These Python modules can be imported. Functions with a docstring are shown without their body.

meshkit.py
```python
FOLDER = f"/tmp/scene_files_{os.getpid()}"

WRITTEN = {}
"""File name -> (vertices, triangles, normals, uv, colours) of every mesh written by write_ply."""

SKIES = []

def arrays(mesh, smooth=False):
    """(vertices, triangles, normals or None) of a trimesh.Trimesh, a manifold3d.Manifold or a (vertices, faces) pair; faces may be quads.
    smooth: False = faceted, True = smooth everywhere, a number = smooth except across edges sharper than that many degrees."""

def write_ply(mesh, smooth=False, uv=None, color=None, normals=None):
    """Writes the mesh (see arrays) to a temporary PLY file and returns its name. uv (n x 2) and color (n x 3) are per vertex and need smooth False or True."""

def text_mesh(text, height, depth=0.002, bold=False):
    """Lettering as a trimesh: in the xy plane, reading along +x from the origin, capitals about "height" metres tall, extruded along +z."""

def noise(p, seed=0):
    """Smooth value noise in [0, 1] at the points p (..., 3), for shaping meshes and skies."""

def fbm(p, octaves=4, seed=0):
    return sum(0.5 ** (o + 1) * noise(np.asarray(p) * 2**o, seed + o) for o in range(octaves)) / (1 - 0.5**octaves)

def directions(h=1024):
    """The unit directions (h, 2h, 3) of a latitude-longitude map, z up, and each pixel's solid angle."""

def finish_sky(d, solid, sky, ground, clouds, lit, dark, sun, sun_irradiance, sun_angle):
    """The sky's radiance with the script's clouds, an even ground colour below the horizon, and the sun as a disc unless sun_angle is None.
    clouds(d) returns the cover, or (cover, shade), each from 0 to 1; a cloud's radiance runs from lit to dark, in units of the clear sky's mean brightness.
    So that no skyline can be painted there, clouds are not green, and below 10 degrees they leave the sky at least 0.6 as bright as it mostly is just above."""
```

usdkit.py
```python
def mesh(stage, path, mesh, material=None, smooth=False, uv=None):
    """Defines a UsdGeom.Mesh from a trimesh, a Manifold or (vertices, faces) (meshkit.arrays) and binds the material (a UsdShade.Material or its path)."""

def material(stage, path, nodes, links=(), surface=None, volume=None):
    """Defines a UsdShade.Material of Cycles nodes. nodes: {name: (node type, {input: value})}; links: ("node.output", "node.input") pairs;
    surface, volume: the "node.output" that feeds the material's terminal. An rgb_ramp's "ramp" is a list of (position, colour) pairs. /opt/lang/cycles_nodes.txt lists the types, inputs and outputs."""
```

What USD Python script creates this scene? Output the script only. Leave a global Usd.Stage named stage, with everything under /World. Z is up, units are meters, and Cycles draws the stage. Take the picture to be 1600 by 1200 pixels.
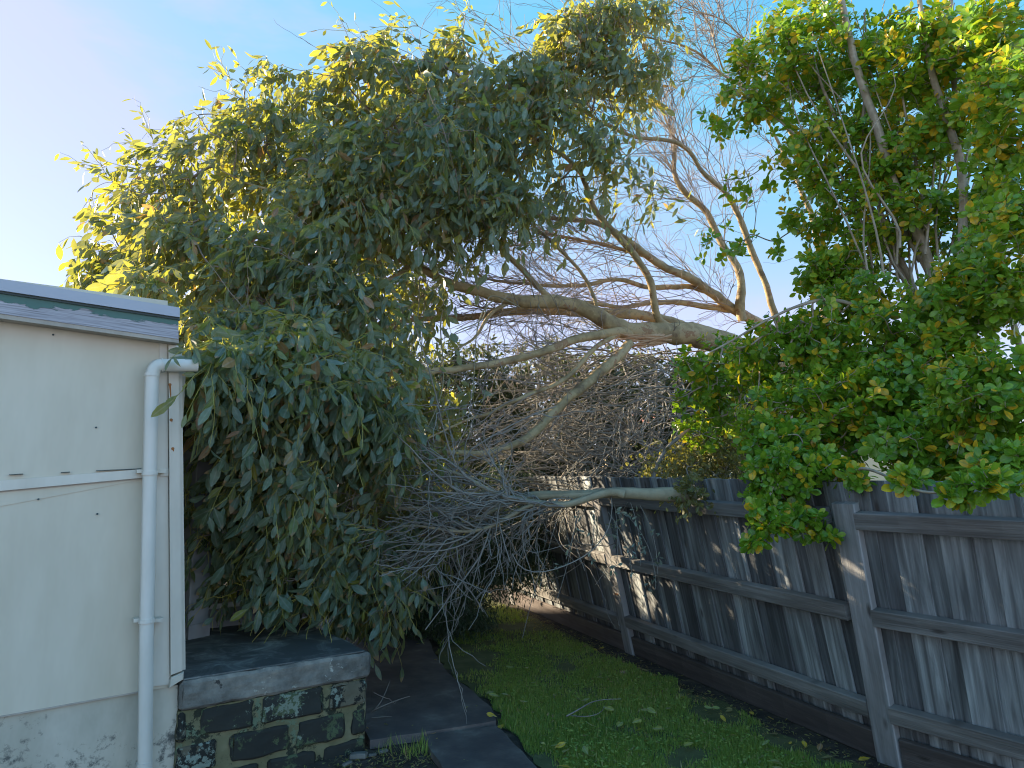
import math
import numpy as np, trimesh, usdkit, meshkit
from pxr import Usd, UsdGeom, UsdLux, UsdShade, Gf, Sdf, Vt
from shapely.geometry import Polygon, Point
import shapely

stage = Usd.Stage.CreateInMemory()
UsdGeom.SetStageUpAxis(stage, UsdGeom.Tokens.z)
UsdGeom.SetStageMetersPerUnit(stage, 1.0)
WORLD = UsdGeom.Xform.Define(stage, '/World')
stage.SetDefaultPrim(WORLD.GetPrim())
UsdGeom.Scope.Define(stage, '/World/Looks')
rng = np.random.default_rng(7)

# ------------------------------------------------------------------ camera, sky, sun, exposure
FPX, EYE, PITCH = 1110.0, 1.65, math.atan(135 / 1110.0)
EXPOSURE = 1.75
SUN_AZ, SUN_EL = math.radians(-64), math.radians(18)
SKY_STRENGTH, SUN_INT = 0.15, 1.25
cam = UsdGeom.Camera.Define(stage, '/World/camera')
cam.CreateHorizontalApertureAttr(36.0)
cam.CreateVerticalApertureAttr(27.0)
cam.CreateFocalLengthAttr(36.0 * FPX / 1600)
cam.CreateClippingRangeAttr(Gf.Vec2f(0.05, 2000))
cam.CreateExposureAttr(EXPOSURE)
cam.AddTranslateOp().Set(Gf.Vec3d(0, 0, EYE))
cam.AddRotateXOp().Set(90 + math.degrees(PITCH))

sun_dir = np.array([math.sin(SUN_AZ) * math.cos(SUN_EL), math.cos(SUN_AZ) * math.cos(SUN_EL), math.sin(SUN_EL)])
sky_mat = usdkit.material(stage, '/World/Looks/sky', {
    'sky': ('sky_texture', {'sky_type': 'single_scattering', 'sun_disc': False, 'sun_elevation': SUN_EL, 'sun_rotation': math.atan2(sun_dir[0], sun_dir[1]),
                            'air_density': 1.0, 'aerosol_density': 0.35, 'ozone_density': 1.6}),
    'tc': ('texture_coordinate', {}),
    'mp': ('mapping', {'scale': (1.3, 1.3, 3.6), 'rotation': (0.2, 0.35, 0.3)}),
    'n': ('noise_texture', {'scale': 2.0, 'detail': 8.0, 'roughness': 0.58, 'distortion': 0.4}),
    'r': ('rgb_ramp', {'ramp': [(0.0, (0.0,) * 3), (0.50, (0.03,) * 3), (0.70, (0.22,) * 3), (1.0, (0.4,) * 3)]}),
    'hs': ('hsv', {'saturation': 1.36, 'value': 1.12}),
    'dk': ('mix_color', {'blend_type': 'darken', 'fac': 0.85, 'b': (1.36, 1.34, 1.92), 'use_clamp': False}),
    'mx': ('mix_color', {'b': (2.6, 2.75, 3.5), 'use_clamp': False}),
    'bg': ('background_shader', {'strength': SKY_STRENGTH}),
}, [('tc.generated', 'mp.vector'), ('mp.vector', 'n.vector'), ('n.fac', 'r.fac'), ('r.color', 'mx.fac'), ('sky.color', 'hs.color'), ('hs.color', 'mx.a'), ('mx.result', 'dk.a'), ('dk.result', 'bg.color')], surface='bg.background')
dome = UsdLux.DomeLight.Define(stage, '/World/sky')
UsdShade.MaterialBindingAPI.Apply(dome.GetPrim()).Bind(sky_mat)
dome.GetPrim().SetCustomDataByKey('kind', 'structure')
sun = UsdLux.DistantLight.Define(stage, '/World/sun')
sun.CreateNormalizeAttr(True)
sun.CreateIntensityAttr(SUN_INT)
sun.CreateAngleAttr(0.5)
sun.CreateColorAttr(Gf.Vec3f(1.0, 0.83, 0.6))
sun.AddRotateZOp().Set(-math.degrees(SUN_AZ))          # -z axis must point away from the sun
sun.AddRotateXOp().Set(math.degrees(SUN_EL) - 90 + 0.0)
# after RotateX(el-90) the light's +z axis points (0, cos el, sin el); RotateZ turns it to the sun's azimuth

# ------------------------------------------------------------------ pixel helpers (photograph 1600 x 1200 -> world)
CP, SP = math.cos(PITCH), math.sin(PITCH)
CAM = np.array([0, 0, EYE])


def ray(px, py):
    x, y = (np.asarray(px, float) - 800) / FPX, (600 - np.asarray(py, float)) / FPX
    return np.stack([x, CP - y * SP, SP + y * CP], -1)


def P(px, py, Y):
    d = ray(px, py)
    return CAM + d * (np.asarray(Y, float) / d[..., 1])[..., None]


def G(px, py, z=0.0):
    d = ray(px, py)
    return CAM + d * ((z - EYE) / d[..., 2])[..., None]


def project(p):
    q = np.asarray(p, float) - CAM
    f = q[..., 1] * CP + q[..., 2] * SP
    u = -q[..., 1] * SP + q[..., 2] * CP
    return 800 + FPX * q[..., 0] / f, 600 - FPX * u / f, f


def unit(v):
    v = np.asarray(v, float)
    return v / np.maximum(np.linalg.norm(v, axis=-1, keepdims=True), 1e-9)


# ------------------------------------------------------------------ scene graph helpers
used = {}


def path_for(name, parent=None):
    base = (str(parent.GetPath()) if parent else '/World') + '/' + name
    k = used.get(base, -1) + 1
    used[base] = k
    return base if k == 0 else f'{base}_{k:03d}'


def tag(prim, label=None, cat=None, group=None, kind=None):
    for k, v in (('label', label), ('category', cat), ('group', group), ('kind', kind)):
        if v:
            prim.SetCustomDataByKey(k, v)
    return prim


def thing(name, label, cat, loc=(0, 0, 0), group=None):
    x = UsdGeom.Xform.Define(stage, path_for(name))
    x.AddTranslateOp().Set(Gf.Vec3d(*map(float, loc)))
    p = x.GetPrim()
    p.SetCustomDataByKey('origin', Gf.Vec3d(*map(float, loc)))
    return tag(p, label, cat, group)


ORIG = {}


def put(name, mesh, mat, parent=None, smooth=False, attr=None, label=None, cat=None, group=None, kind=None, holder=False, normals=None):
    """mesh: (V, F) in world coordinates; stored relative to the origin of the thing it belongs to."""
    if hasattr(mesh, 'vertices'):
        V, F = np.array(mesh.vertices), np.array(mesh.faces)
    else:
        V, F = np.asarray(mesh[0], float), np.asarray(mesh[1], int)
    o = np.zeros(3)
    q = parent
    while q and str(q.GetPath()) != '/World':
        if q.GetCustomDataByKey('origin') is not None:
            o = o + np.array(q.GetCustomDataByKey('origin'))
        q = q.GetParent()
    path = path_for(name, parent)
    m = usdkit.mesh(stage, path, (V - o, F), mat, smooth=smooth)
    if attr is not None:
        pts = np.array(m.GetPointsAttr().Get())
        if len(pts) != len(V):                       # a smoothing angle splits vertices
            from scipy.spatial import cKDTree
            ix = cKDTree((V - o).astype(np.float32)).query(pts)[1]
            attr = {k: np.asarray(a)[ix] for k, a in attr.items()}
        for k, a in attr.items():
            UsdGeom.PrimvarsAPI(m).CreatePrimvar(k, Sdf.ValueTypeNames.Float3Array, 'vertex').Set(Vt.Vec3fArray.FromNumpy(np.asarray(a, np.float32)))
    return tag(m.GetPrim(), label, cat, group, kind)


def cat_meshes(ms):
    V, F, n = [], [], 0
    for v, f in ms:
        V.append(v); F.append(np.asarray(f) + n); n += len(v)
    return np.vstack(V), np.vstack(F)


def hexa(c8):
    """Box from 8 corners: bottom 4 (ccw from above) then top 4."""
    f = [[0, 2, 1], [0, 3, 2], [4, 5, 6], [4, 6, 7], [0, 1, 5], [0, 5, 4], [1, 2, 6], [1, 6, 5], [2, 3, 7], [2, 7, 6], [3, 0, 4], [3, 4, 7]]
    return np.asarray(c8, float), np.array(f)


def frame_box(o, a, b, c, ch=0.0):
    """Box spanned by vectors a, b, c from corner o; ch chamfers its edges by that many metres (rounded look)."""
    o, a, b, c = (np.asarray(x, float) for x in (o, a, b, c))
    la, lb, lc = (np.linalg.norm(x) for x in (a, b, c))
    ch = min(ch, la / 3, lb / 3, lc / 3)
    if ch <= 0:
        return hexa([o, o + a, o + a + b, o + b, o + c, o + a + c, o + a + b + c, o + b + c])
    pts = []
    for i in (0, 1):
        for j in (0, 1):
            for k in (0, 1):
                s = [(-1 if t else 1) for t in (i, j, k)]
                base = o + a * i + b * j + c * k
                ea, eb, ec = a / la * ch * s[0], b / lb * ch * s[1], c / lc * ch * s[2]
                pts += [base + ea + eb, base + eb + ec, base + ea + ec]
    h = trimesh.convex.convex_hull(np.array(pts))
    return np.array(h.vertices), np.array(h.faces)


def tubes(paths, radii, sides=5, caps=False):
    """Many tubes of equal length: paths (M, k, 3), radii (M, k)."""
    Pp, R = np.asarray(paths, float), np.asarray(radii, float)
    M, k = Pp.shape[:2]
    T = np.empty_like(Pp)
    T[:, 1:-1] = Pp[:, 2:] - Pp[:, :-2]
    T[:, 0], T[:, -1] = Pp[:, 1] - Pp[:, 0], Pp[:, -1] - Pp[:, -2]
    T = unit(T)
    ref = unit(np.where(np.abs(unit(Pp[:, -1] - Pp[:, 0])[:, 2:3]) > 0.9, [1.0, 0.1, 0], [0.05, 0.03, 1.0]))[:, None, :]
    U = unit(np.cross(T, ref))
    W = np.cross(T, U)
    ang = np.arange(sides) * 2 * np.pi / sides
    ring = Pp[:, :, None, :] + R[:, :, None, None] * (np.cos(ang)[None, None, :, None] * U[:, :, None, :] + np.sin(ang)[None, None, :, None] * W[:, :, None, :])
    V = ring.reshape(-1, 3)
    i, j = np.meshgrid(np.arange(k - 1), np.arange(sides), indexing='ij')
    a = i * sides + j
    b = i * sides + (j + 1) % sides
    q = np.stack([a, b, b + sides, a + sides], -1).reshape(-1, 4)
    f = np.vstack([q[:, [0, 1, 2]], q[:, [0, 2, 3]]])
    if caps:
        fan = [[0, t + 1, t] for t in range(1, sides - 1)] + [[(k - 1) * sides, (k - 1) * sides + t, (k - 1) * sides + t + 1] for t in range(1, sides - 1)]
        f = np.vstack([f, fan])
    F = (f[None] + (np.arange(M) * k * sides)[:, None, None]).reshape(-1, 3)
    return V, F


def spline(pts, n):
    """Catmull-Rom through control points (k, d), n samples evenly spread by chord."""
    p = np.asarray(pts, float)
    t = np.concatenate([[0], np.cumsum(np.linalg.norm(np.diff(p[:, :3], axis=0), axis=1))])
    from scipy.interpolate import PchipInterpolator, CubicSpline
    f = CubicSpline(t, p, axis=0) if len(p) > 2 else None
    s = np.linspace(0, t[-1], n)
    if f is None:
        return p[0] + (p[1] - p[0]) * (s / t[-1])[:, None]
    out = f(s)
    if p.shape[1] > 3:
        out[:, 3] = PchipInterpolator(t, p[:, 3])(s)
    return out


def limb(ctrl, seed, sides=10, step=0.05, wig=0.012, thick=1.0):
    """One limb mesh from control rows (px, py, Y, radius m): returns (mesh, centre line (n,3), radii)."""
    c = np.array([[*P(a, b, y), r * thick] for a, b, y, r in ctrl])
    length = np.linalg.norm(np.diff(c[:, :3], axis=0), axis=1).sum()
    n = max(6, int(length / step))
    s = spline(c, n)
    t = np.linspace(0, length, n)
    for ax in range(3):
        q = np.stack([t * 2.6, np.full(n, seed * 3.1), np.full(n, ax * 7.7)], -1)
        w = (meshkit.fbm(q, 3, seed) - 0.5) * 2 * wig
        s[:, ax] += w * np.minimum(1, np.minimum(t, length - t) / 0.15)
    r = s[:, 3] * (1 + 0.22 * (meshkit.fbm(np.stack([t * 5, np.full(n, seed * 1.7), t * 0], -1), 2, seed + 5) - 0.5))
    V, F = tubes(s[None, :, :3], r[None], sides, caps=True)
    V = V + (meshkit.noise(V * 22, seed)[:, None] - 0.5) * np.repeat(r, sides)[:, None] * 0.22 * unit(V - np.repeat(s[:, :3], sides, 0))
    return (V, F), s[:, :3], r


# leaf templates: (along, across, up) with faces; a folded blade bent along its length
def leaf_template(outline):
    t = np.array([o[0] for o in outline]); w = np.array([o[1] for o in outline])
    k = len(t)
    mid = np.stack([t, 0 * t, 0 * t], -1)
    L = np.stack([t[1:-1], w[1:-1], 0.16 * w[1:-1]], -1)
    Rr = np.stack([t[1:-1], -w[1:-1], 0.16 * w[1:-1]], -1)
    V = np.vstack([mid, L, Rr])
    l0, r0 = k, k + k - 2
    F = [[0, 1, l0], [0, r0, 1]]
    for i in range(1, k - 2):
        F += [[i, i + 1, l0 + i], [i, l0 + i, l0 + i - 1], [i, r0 + i - 1, r0 + i], [i, r0 + i, i + 1]]
    F += [[k - 2, k - 1, l0 + k - 3], [k - 2, r0 + k - 3, k - 1]]
    return V, np.array(F)


GUM = leaf_template([(0, 0), (0.12, 0.06), (0.34, 0.40), (0.58, 0.5), (0.84, 0.30), (1, 0)])
OVAL = leaf_template([(0, 0), (0.12, 0.08), (0.40, 0.40), (0.68, 0.5), (0.90, 0.30), (1, 0)])
SLIM = leaf_template([(0, 0), (0.35, 0.5), (1, 0)])


def leaves(tpl, base, d, nrm, length, width, bend, tone, twist=None):
    V0, F0 = tpl
    N = len(base)
    d = unit(d)
    side = unit(np.cross(d, nrm))
    up = np.cross(side, d)
    a, c, u = V0[:, 0], V0[:, 1], V0[:, 2]
    uu = u[None, :] * width[:, None] - bend[:, None] * (a ** 2)[None, :] * length[:, None]
    V = base[:, None, :] + (a[None, :, None] * length[:, None, None]) * d[:, None, :] + (c[None, :, None] * width[:, None, None]) * side[:, None, :] + uu[..., None] * up[:, None, :]
    F = F0[None] + (np.arange(N) * len(V0))[:, None, None]
    at = np.stack([np.repeat(tone[:, None], len(V0), 1), np.repeat(a[None], N, 0), np.repeat(c[None], N, 0)], -1)
    return V, F, at     # (N,k,3), (N,f,3), (N,k,3)


def biggest_leaves(V, count, block=None):
    """The leaves of V (N,k,3) that show largest from the photograph's place, using a coarse depth buffer."""
    c = V.mean(1)
    x, y, f = project(c)
    a0, a1, _ = project(V[:, 0]); b0, b1, _ = project(V[:, 5])
    k = V.shape[1]
    X, Y, _ = project(V)
    area = (X.max(1) - X.min(1)) * (Y.max(1) - Y.min(1))
    ok = (x > 4) & (x < 1596) & (y > 4) & (y < 1196) & (f > 0.5)
    cell = 9
    key = (np.clip(x, 0, 1599) // cell).astype(int) * 200 + (np.clip(y, 0, 1199) // cell).astype(int)
    near = np.full(200 * 200, 1e9)
    np.minimum.at(near, key[ok], f[ok])
    ok &= f <= near[key] + 0.01
    s = np.where(ok, area, -1)
    pick = np.argsort(-s)[:count]
    return pick[s[pick] > 0]


def put_leaves(parent, parts, mats, n_parts, stuff_name='foliage'):
    """parts: list of (V,F,at) blocks of the same template. The largest ones become leaf parts, the rest one stuff part."""
    V = np.concatenate([p[0] for p in parts]); at = np.concatenate([p[2] for p in parts])
    F0 = parts[0][1][0] - parts[0][1][0].min()
    k = V.shape[1]
    pick = biggest_leaves(V, n_parts) if n_parts else np.array([], int)
    for i in pick:
        put('leaf', (V[i], F0), mats, parent, smooth=True, attr={'leaf': at[i]})
    rest = np.setdiff1d(np.arange(len(V)), pick)
    Vr = V[rest].reshape(-1, 3)
    Fr = (F0[None] + (np.arange(len(rest)) * k)[:, None, None]).reshape(-1, 3)
    put(stuff_name, (Vr, Fr), mats, parent, smooth=True, attr={'leaf': at[rest].reshape(-1, 3)}, kind='stuff')


# ------------------------------------------------------------------ materials
def mat(name, nodes, links, surface):
    return usdkit.material(stage, '/World/Looks/' + name, nodes, links, surface=surface)


def leaf_mat(name, ramp, trans, rough=0.45, tip=None, tmix=0.35, rib=(1.35, 1.35, 1.1), spec=0.5):
    nodes = {
        'at': ('attribute', {'attribute': 'leaf'}),
        'sx': ('separate_xyz', {}),
        'r': ('rgb_ramp', {'ramp': ramp}),
        'tr': ('rgb_ramp', {'ramp': trans}),
        'ab': ('math', {'math_type': 'absolute'}),
        'rb': ('map_range', {'from_min': 0.0, 'from_max': 0.10, 'to_min': 0.6, 'to_max': 0.0, 'clamp': True}),
        'rc': ('mix_color', {'b': tuple(min(1, x * 0.3) for x in rib)}),
        'geo': ('geometry', {}),
        'nz': ('noise_texture', {'scale': 35.0, 'detail': 3.0}),
        'nr': ('map_range', {'from_min': 0.3, 'from_max': 0.7, 'to_min': 0.7, 'to_max': 1.25, 'clamp': True}),
        'vm': ('mix_color', {'blend_type': 'multiply', 'fac': 1.0}),
        'p': ('principled_bsdf', {'roughness': rough, 'specular_ior_level': spec}),
        't': ('translucent_bsdf', {}),
        'm': ('mix_closure', {'fac': tmix}),
    }
    links = [('at.vector', 'sx.vector'), ('sx.x', 'r.fac'), ('sx.x', 'tr.fac'), ('sx.z', 'ab.value1'), ('ab.value', 'rb.value'), ('rb.result', 'rc.fac'), ('r.color', 'rc.a'),
             ('geo.position', 'nz.vector'), ('nz.fac', 'nr.value'), ('rc.result', 'vm.a'), ('nr.result', 'vm.b'), ('tr.color', 't.color'), ('p.BSDF', 'm.closure1'), ('t.BSDF', 'm.closure2')]
    last = 'vm.result'
    if tip:
        nodes['tn'] = ('noise_texture', {'scale': 9.0, 'detail': 2.0})
        nodes['ts'] = ('math', {'math_type': 'multiply_add', 'value2': 1.6, 'value3': -0.50})
        nodes['ta'] = ('math', {'math_type': 'add'})
        nodes['tt'] = ('map_range', {'from_min': 1.22, 'from_max': 1.30, 'clamp': True})
        nodes['tc'] = ('mix_color', {'b': tip})
        links += [('geo.position', 'tn.vector'), ('tn.fac', 'ts.value1'), ('ts.value', 'ta.value1'), ('sx.y', 'ta.value2'), ('ta.value', 'tt.value'), ('tt.result', 'tc.fac'), (last, 'tc.a')]
        last = 'tc.result'
    links.append((last, 'p.base_color'))
    return mat(name, nodes, links, 'm.closure')


M = {}
M['gum_leaf'] = leaf_mat('gum_leaf', [(0, (0.0673, 0.1075, 0.0638)), (0.25, (0.1178, 0.1881, 0.1328)), (0.6, (0.1908, 0.2850, 0.2284)), (0.80, (0.1684, 0.2257, 0.0956)), (0.92, (0.2806, 0.2904, 0.0531)), (1, (0.4039, 0.2366, 0.1275))],
                         [(0, (0.4039, 0.4516, 0.0425)), (0.6, (0.6170, 0.5806, 0.0531)), (0.9, (0.8414, 0.6667, 0.0425)), (1, (0.6732, 0.3763, 0.0850))], rough=0.38, tip=(0.42, 0.25, 0.15), tmix=0.38)
M['mirror_leaf'] = leaf_mat('mirror_leaf', [(0, (0.0500, 0.1300, 0.0120)), (0.35, (0.1100, 0.2550, 0.0220)), (0.65, (0.2200, 0.4000, 0.0360)), (0.84, (0.4000, 0.5000, 0.0500)), (0.92, (0.7200, 0.5800, 0.0400)), (1, (0.8000, 0.4800, 0.0300))],
                            [(0, (0.2288, 0.4675, 0.0200)), (0.7, (0.5148, 0.6875, 0.0300)), (0.92, (0.9000, 0.8250, 0.0300)), (1, (0.9000, 0.6875, 0.0300))], rough=0.2, tmix=0.34, rib=(0.9, 1.2, 0.3))
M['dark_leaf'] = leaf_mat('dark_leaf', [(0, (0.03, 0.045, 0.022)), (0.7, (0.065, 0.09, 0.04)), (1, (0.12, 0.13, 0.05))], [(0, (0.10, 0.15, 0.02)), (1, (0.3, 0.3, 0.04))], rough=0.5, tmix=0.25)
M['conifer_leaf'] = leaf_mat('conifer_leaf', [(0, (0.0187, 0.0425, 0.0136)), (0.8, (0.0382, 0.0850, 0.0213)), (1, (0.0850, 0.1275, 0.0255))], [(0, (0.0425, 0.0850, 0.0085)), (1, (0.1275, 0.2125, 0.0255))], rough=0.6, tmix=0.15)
M['creeper_leaf'] = leaf_mat('creeper_leaf', [(0, (0.1170, 0.1105, 0.0360)), (0.6, (0.1950, 0.1950, 0.0540)), (0.9, (0.3120, 0.2860, 0.0600)), (1, (0.3250, 0.1820, 0.0600))], [(0, (0.2600, 0.2600, 0.0360)), (1, (0.5200, 0.4680, 0.0600))], rough=0.55, tmix=0.3)
M['grey_leaf'] = leaf_mat('grey_leaf', [(0, (0.13, 0.18, 0.14)), (0.7, (0.24, 0.31, 0.25)), (1, (0.3, 0.34, 0.22))], [(0, (0.2, 0.25, 0.08)), (1, (0.35, 0.35, 0.1))], rough=0.45, tmix=0.25)
M['yellow_leaf'] = leaf_mat('yellow_leaf', [(0, (0.62, 0.46, 0.04)), (0.5, (0.6, 0.36, 0.03)), (0.75, (0.25, 0.36, 0.10)), (1, (0.35, 0.2, 0.09))], [(0, (0.7, 0.5, 0.03)), (1, (0.4, 0.3, 0.06))], rough=0.4, tmix=0.25)
M['grass'] = leaf_mat('grass', [(0, (0.1141, 0.1947, 0.0491)), (0.5, (0.1939, 0.3153, 0.0683)), (0.85, (0.3194, 0.4081, 0.0955)), (1, (0.6389, 0.4639, 0.2457))], [(0, (0.3651, 0.5566, 0.0546)), (1, (0.9000, 0.8534, 0.1365))], rough=0.5, tmix=0.35, rib=(0.6845, 0.9765, 0.2100))


def simple(name, stops, scale=6.0, rough=0.75, detail=6.0, bump=0.0, stretch=(1, 1, 1), spec=0.4, bump_scale=None, dist=0.0, rrange=None):
    nodes = {'g': ('geometry', {}), 'mp': ('mapping', {'scale': stretch}), 'n': ('noise_texture', {'scale': scale, 'detail': detail, 'roughness': 0.62, 'distortion': dist}),
             'r': ('rgb_ramp', {'ramp': stops}), 'p': ('principled_bsdf', {'roughness': rough, 'specular_ior_level': spec})}
    links = [('g.position', 'mp.vector'), ('mp.vector', 'n.vector'), ('n.fac', 'r.fac'), ('r.color', 'p.base_color')]
    if bump:
        nodes['n2'] = ('noise_texture', {'scale': bump_scale or scale * 4, 'detail': 8.0, 'roughness': 0.7})
        nodes['b'] = ('bump', {'strength': 0.8, 'distance': bump})
        links += [('mp.vector', 'n2.vector'), ('n2.fac', 'b.height'), ('b.normal', 'p.normal')]
    return mat(name, nodes, links, 'p.BSDF')


M['gum_bark'] = simple('gum_bark', [(0.0, (0.1176, 0.0734, 0.0385)), (0.34, (0.1764, 0.1175, 0.0605)), (0.40, (0.2688, 0.1909, 0.0935)), (0.49, (0.3360, 0.2497, 0.1210)), (0.52, (0.4200, 0.3084, 0.1540)), (0.60, (0.4032, 0.2938, 0.1540)), (0.62, (0.2856, 0.1616, 0.0770)), (0.67, (0.3360, 0.1909, 0.0935)), (0.70, (0.6720, 0.4847, 0.2640))], scale=5.5, rough=0.65, bump=0.012, bump_scale=40, detail=9)
M['grey_bark'] = simple('grey_bark', [(0.0, (0.1477, 0.1142, 0.0687)), (0.4, (0.2347, 0.1980, 0.1203)), (0.6, (0.3130, 0.2742, 0.1719)), (0.8, (0.3651, 0.2894, 0.1719))], scale=8.0, rough=0.65, bump=0.005, bump_scale=50)
M['stem_bark'] = simple('stem_bark', [(0.0, (0.1840, 0.1430, 0.1000)), (0.45, (0.3335, 0.2695, 0.1900)), (0.65, (0.4600, 0.3850, 0.2800)), (1, (0.5750, 0.4950, 0.3800))], scale=14.0, rough=0.75, bump=0.006, bump_scale=60)
M['twig'] = simple('twig', [(0.0, (0.1560, 0.1235, 0.0980)), (0.5, (0.2640, 0.2080, 0.1680)), (1, (0.3960, 0.3250, 0.2660))], scale=3.0, rough=0.7)
M['dry_twig'] = simple('dry_twig', [(0.0, (0.1102, 0.0972, 0.0805)), (0.5, (0.2203, 0.2041, 0.1709)), (1, (0.3672, 0.3499, 0.3016))], scale=2.5, rough=0.8)
M['green_twig'] = simple('green_twig', [(0.0, (0.2550, 0.2376, 0.0480)), (0.5, (0.3825, 0.3348, 0.0672)), (1, (0.4335, 0.2592, 0.0960))], scale=3.0, rough=0.55)
M['raw_wood'] = simple('raw_wood', [(0.0, (0.35, 0.17, 0.08)), (0.5, (0.55, 0.34, 0.19)), (1, (0.68, 0.50, 0.32))], scale=40.0, rough=0.8, bump=0.01)
M['soil'] = simple('soil', [(0.0, (0.0229, 0.0178, 0.0131)), (0.45, (0.0573, 0.0446, 0.0330)), (0.62, (0.1083, 0.0841, 0.0606)), (1, (0.2038, 0.1529, 0.1053))], scale=9.0, rough=0.95, bump=0.03, bump_scale=40, detail=9)
M['lawn_base'] = simple('lawn_base', [(0.0, (0.0573, 0.0590, 0.0253)), (0.5, (0.1114, 0.1229, 0.0445)), (1, (0.2227, 0.1842, 0.0952))], scale=8.0, rough=0.95, bump=0.02)
M['path'] = simple('path', [(0.0, (0.0459, 0.0396, 0.0387)), (0.42, (0.0862, 0.0740, 0.0673)), (0.58, (0.1296, 0.1109, 0.0964)), (0.72, (0.2301, 0.2069, 0.1686)), (0.9, (0.5179, 0.4764, 0.3853))], scale=4.0, rough=0.8, bump=0.008, bump_scale=70, detail=10)


def soft(*a):
    return a


# painted sheet with grime
def paint(name, base, dirt, grime_scale=2.0, spots=0.0, low=None, rough=0.5, streak=(1, 1, 0.25)):
    nodes = {'g': ('geometry', {}), 'mp': ('mapping', {'scale': streak}), 'n': ('noise_texture', {'scale': grime_scale, 'detail': 7.0, 'roughness': 0.65}),
             'r': ('map_range', {'from_min': 0.40, 'from_max': 0.72, 'to_min': 0.0, 'to_max': 0.75, 'clamp': True}), 'mx': ('mix_color', {'a': base, 'b': dirt}),
             'n3': ('noise_texture', {'scale': 14.0, 'detail': 4.0}), 'b': ('bump', {'strength': 0.3, 'distance': 0.004}), 'p': ('principled_bsdf', {'roughness': rough})}
    links = [('g.position', 'mp.vector'), ('mp.vector', 'n.vector'), ('n.fac', 'r.value'), ('r.result', 'mx.fac'), ('g.position', 'n3.vector'), ('n3.fac', 'b.height'), ('b.normal', 'p.normal')]
    last = 'mx.result'
    if spots:
        nodes |= {'ns': ('noise_texture', {'scale': 16.0, 'detail': 8.0, 'roughness': 0.72}), 'nb': ('noise_texture', {'scale': 2.4, 'detail': 2.0}),
                  'ad': ('math', {'math_type': 'multiply'}), 'rs': ('map_range', {'from_min': 0.335 - spots * 0.03, 'from_max': 0.40 - spots * 0.03, 'to_max': 0.85, 'clamp': True}),
                  'ms': ('mix_color', {'b': (0.05, 0.055, 0.05)})}
        links += [('g.position', 'ns.vector'), ('g.position', 'nb.vector'), ('ns.fac', 'ad.value1'), ('nb.fac', 'ad.value2'), ('ad.value', 'rs.value'), ('rs.result', 'ms.fac'), (last, 'ms.a')]
        last = 'ms.result'
    links.append((last, 'p.base_color'))
    return mat(name, nodes, links, 'p.BSDF')


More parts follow.
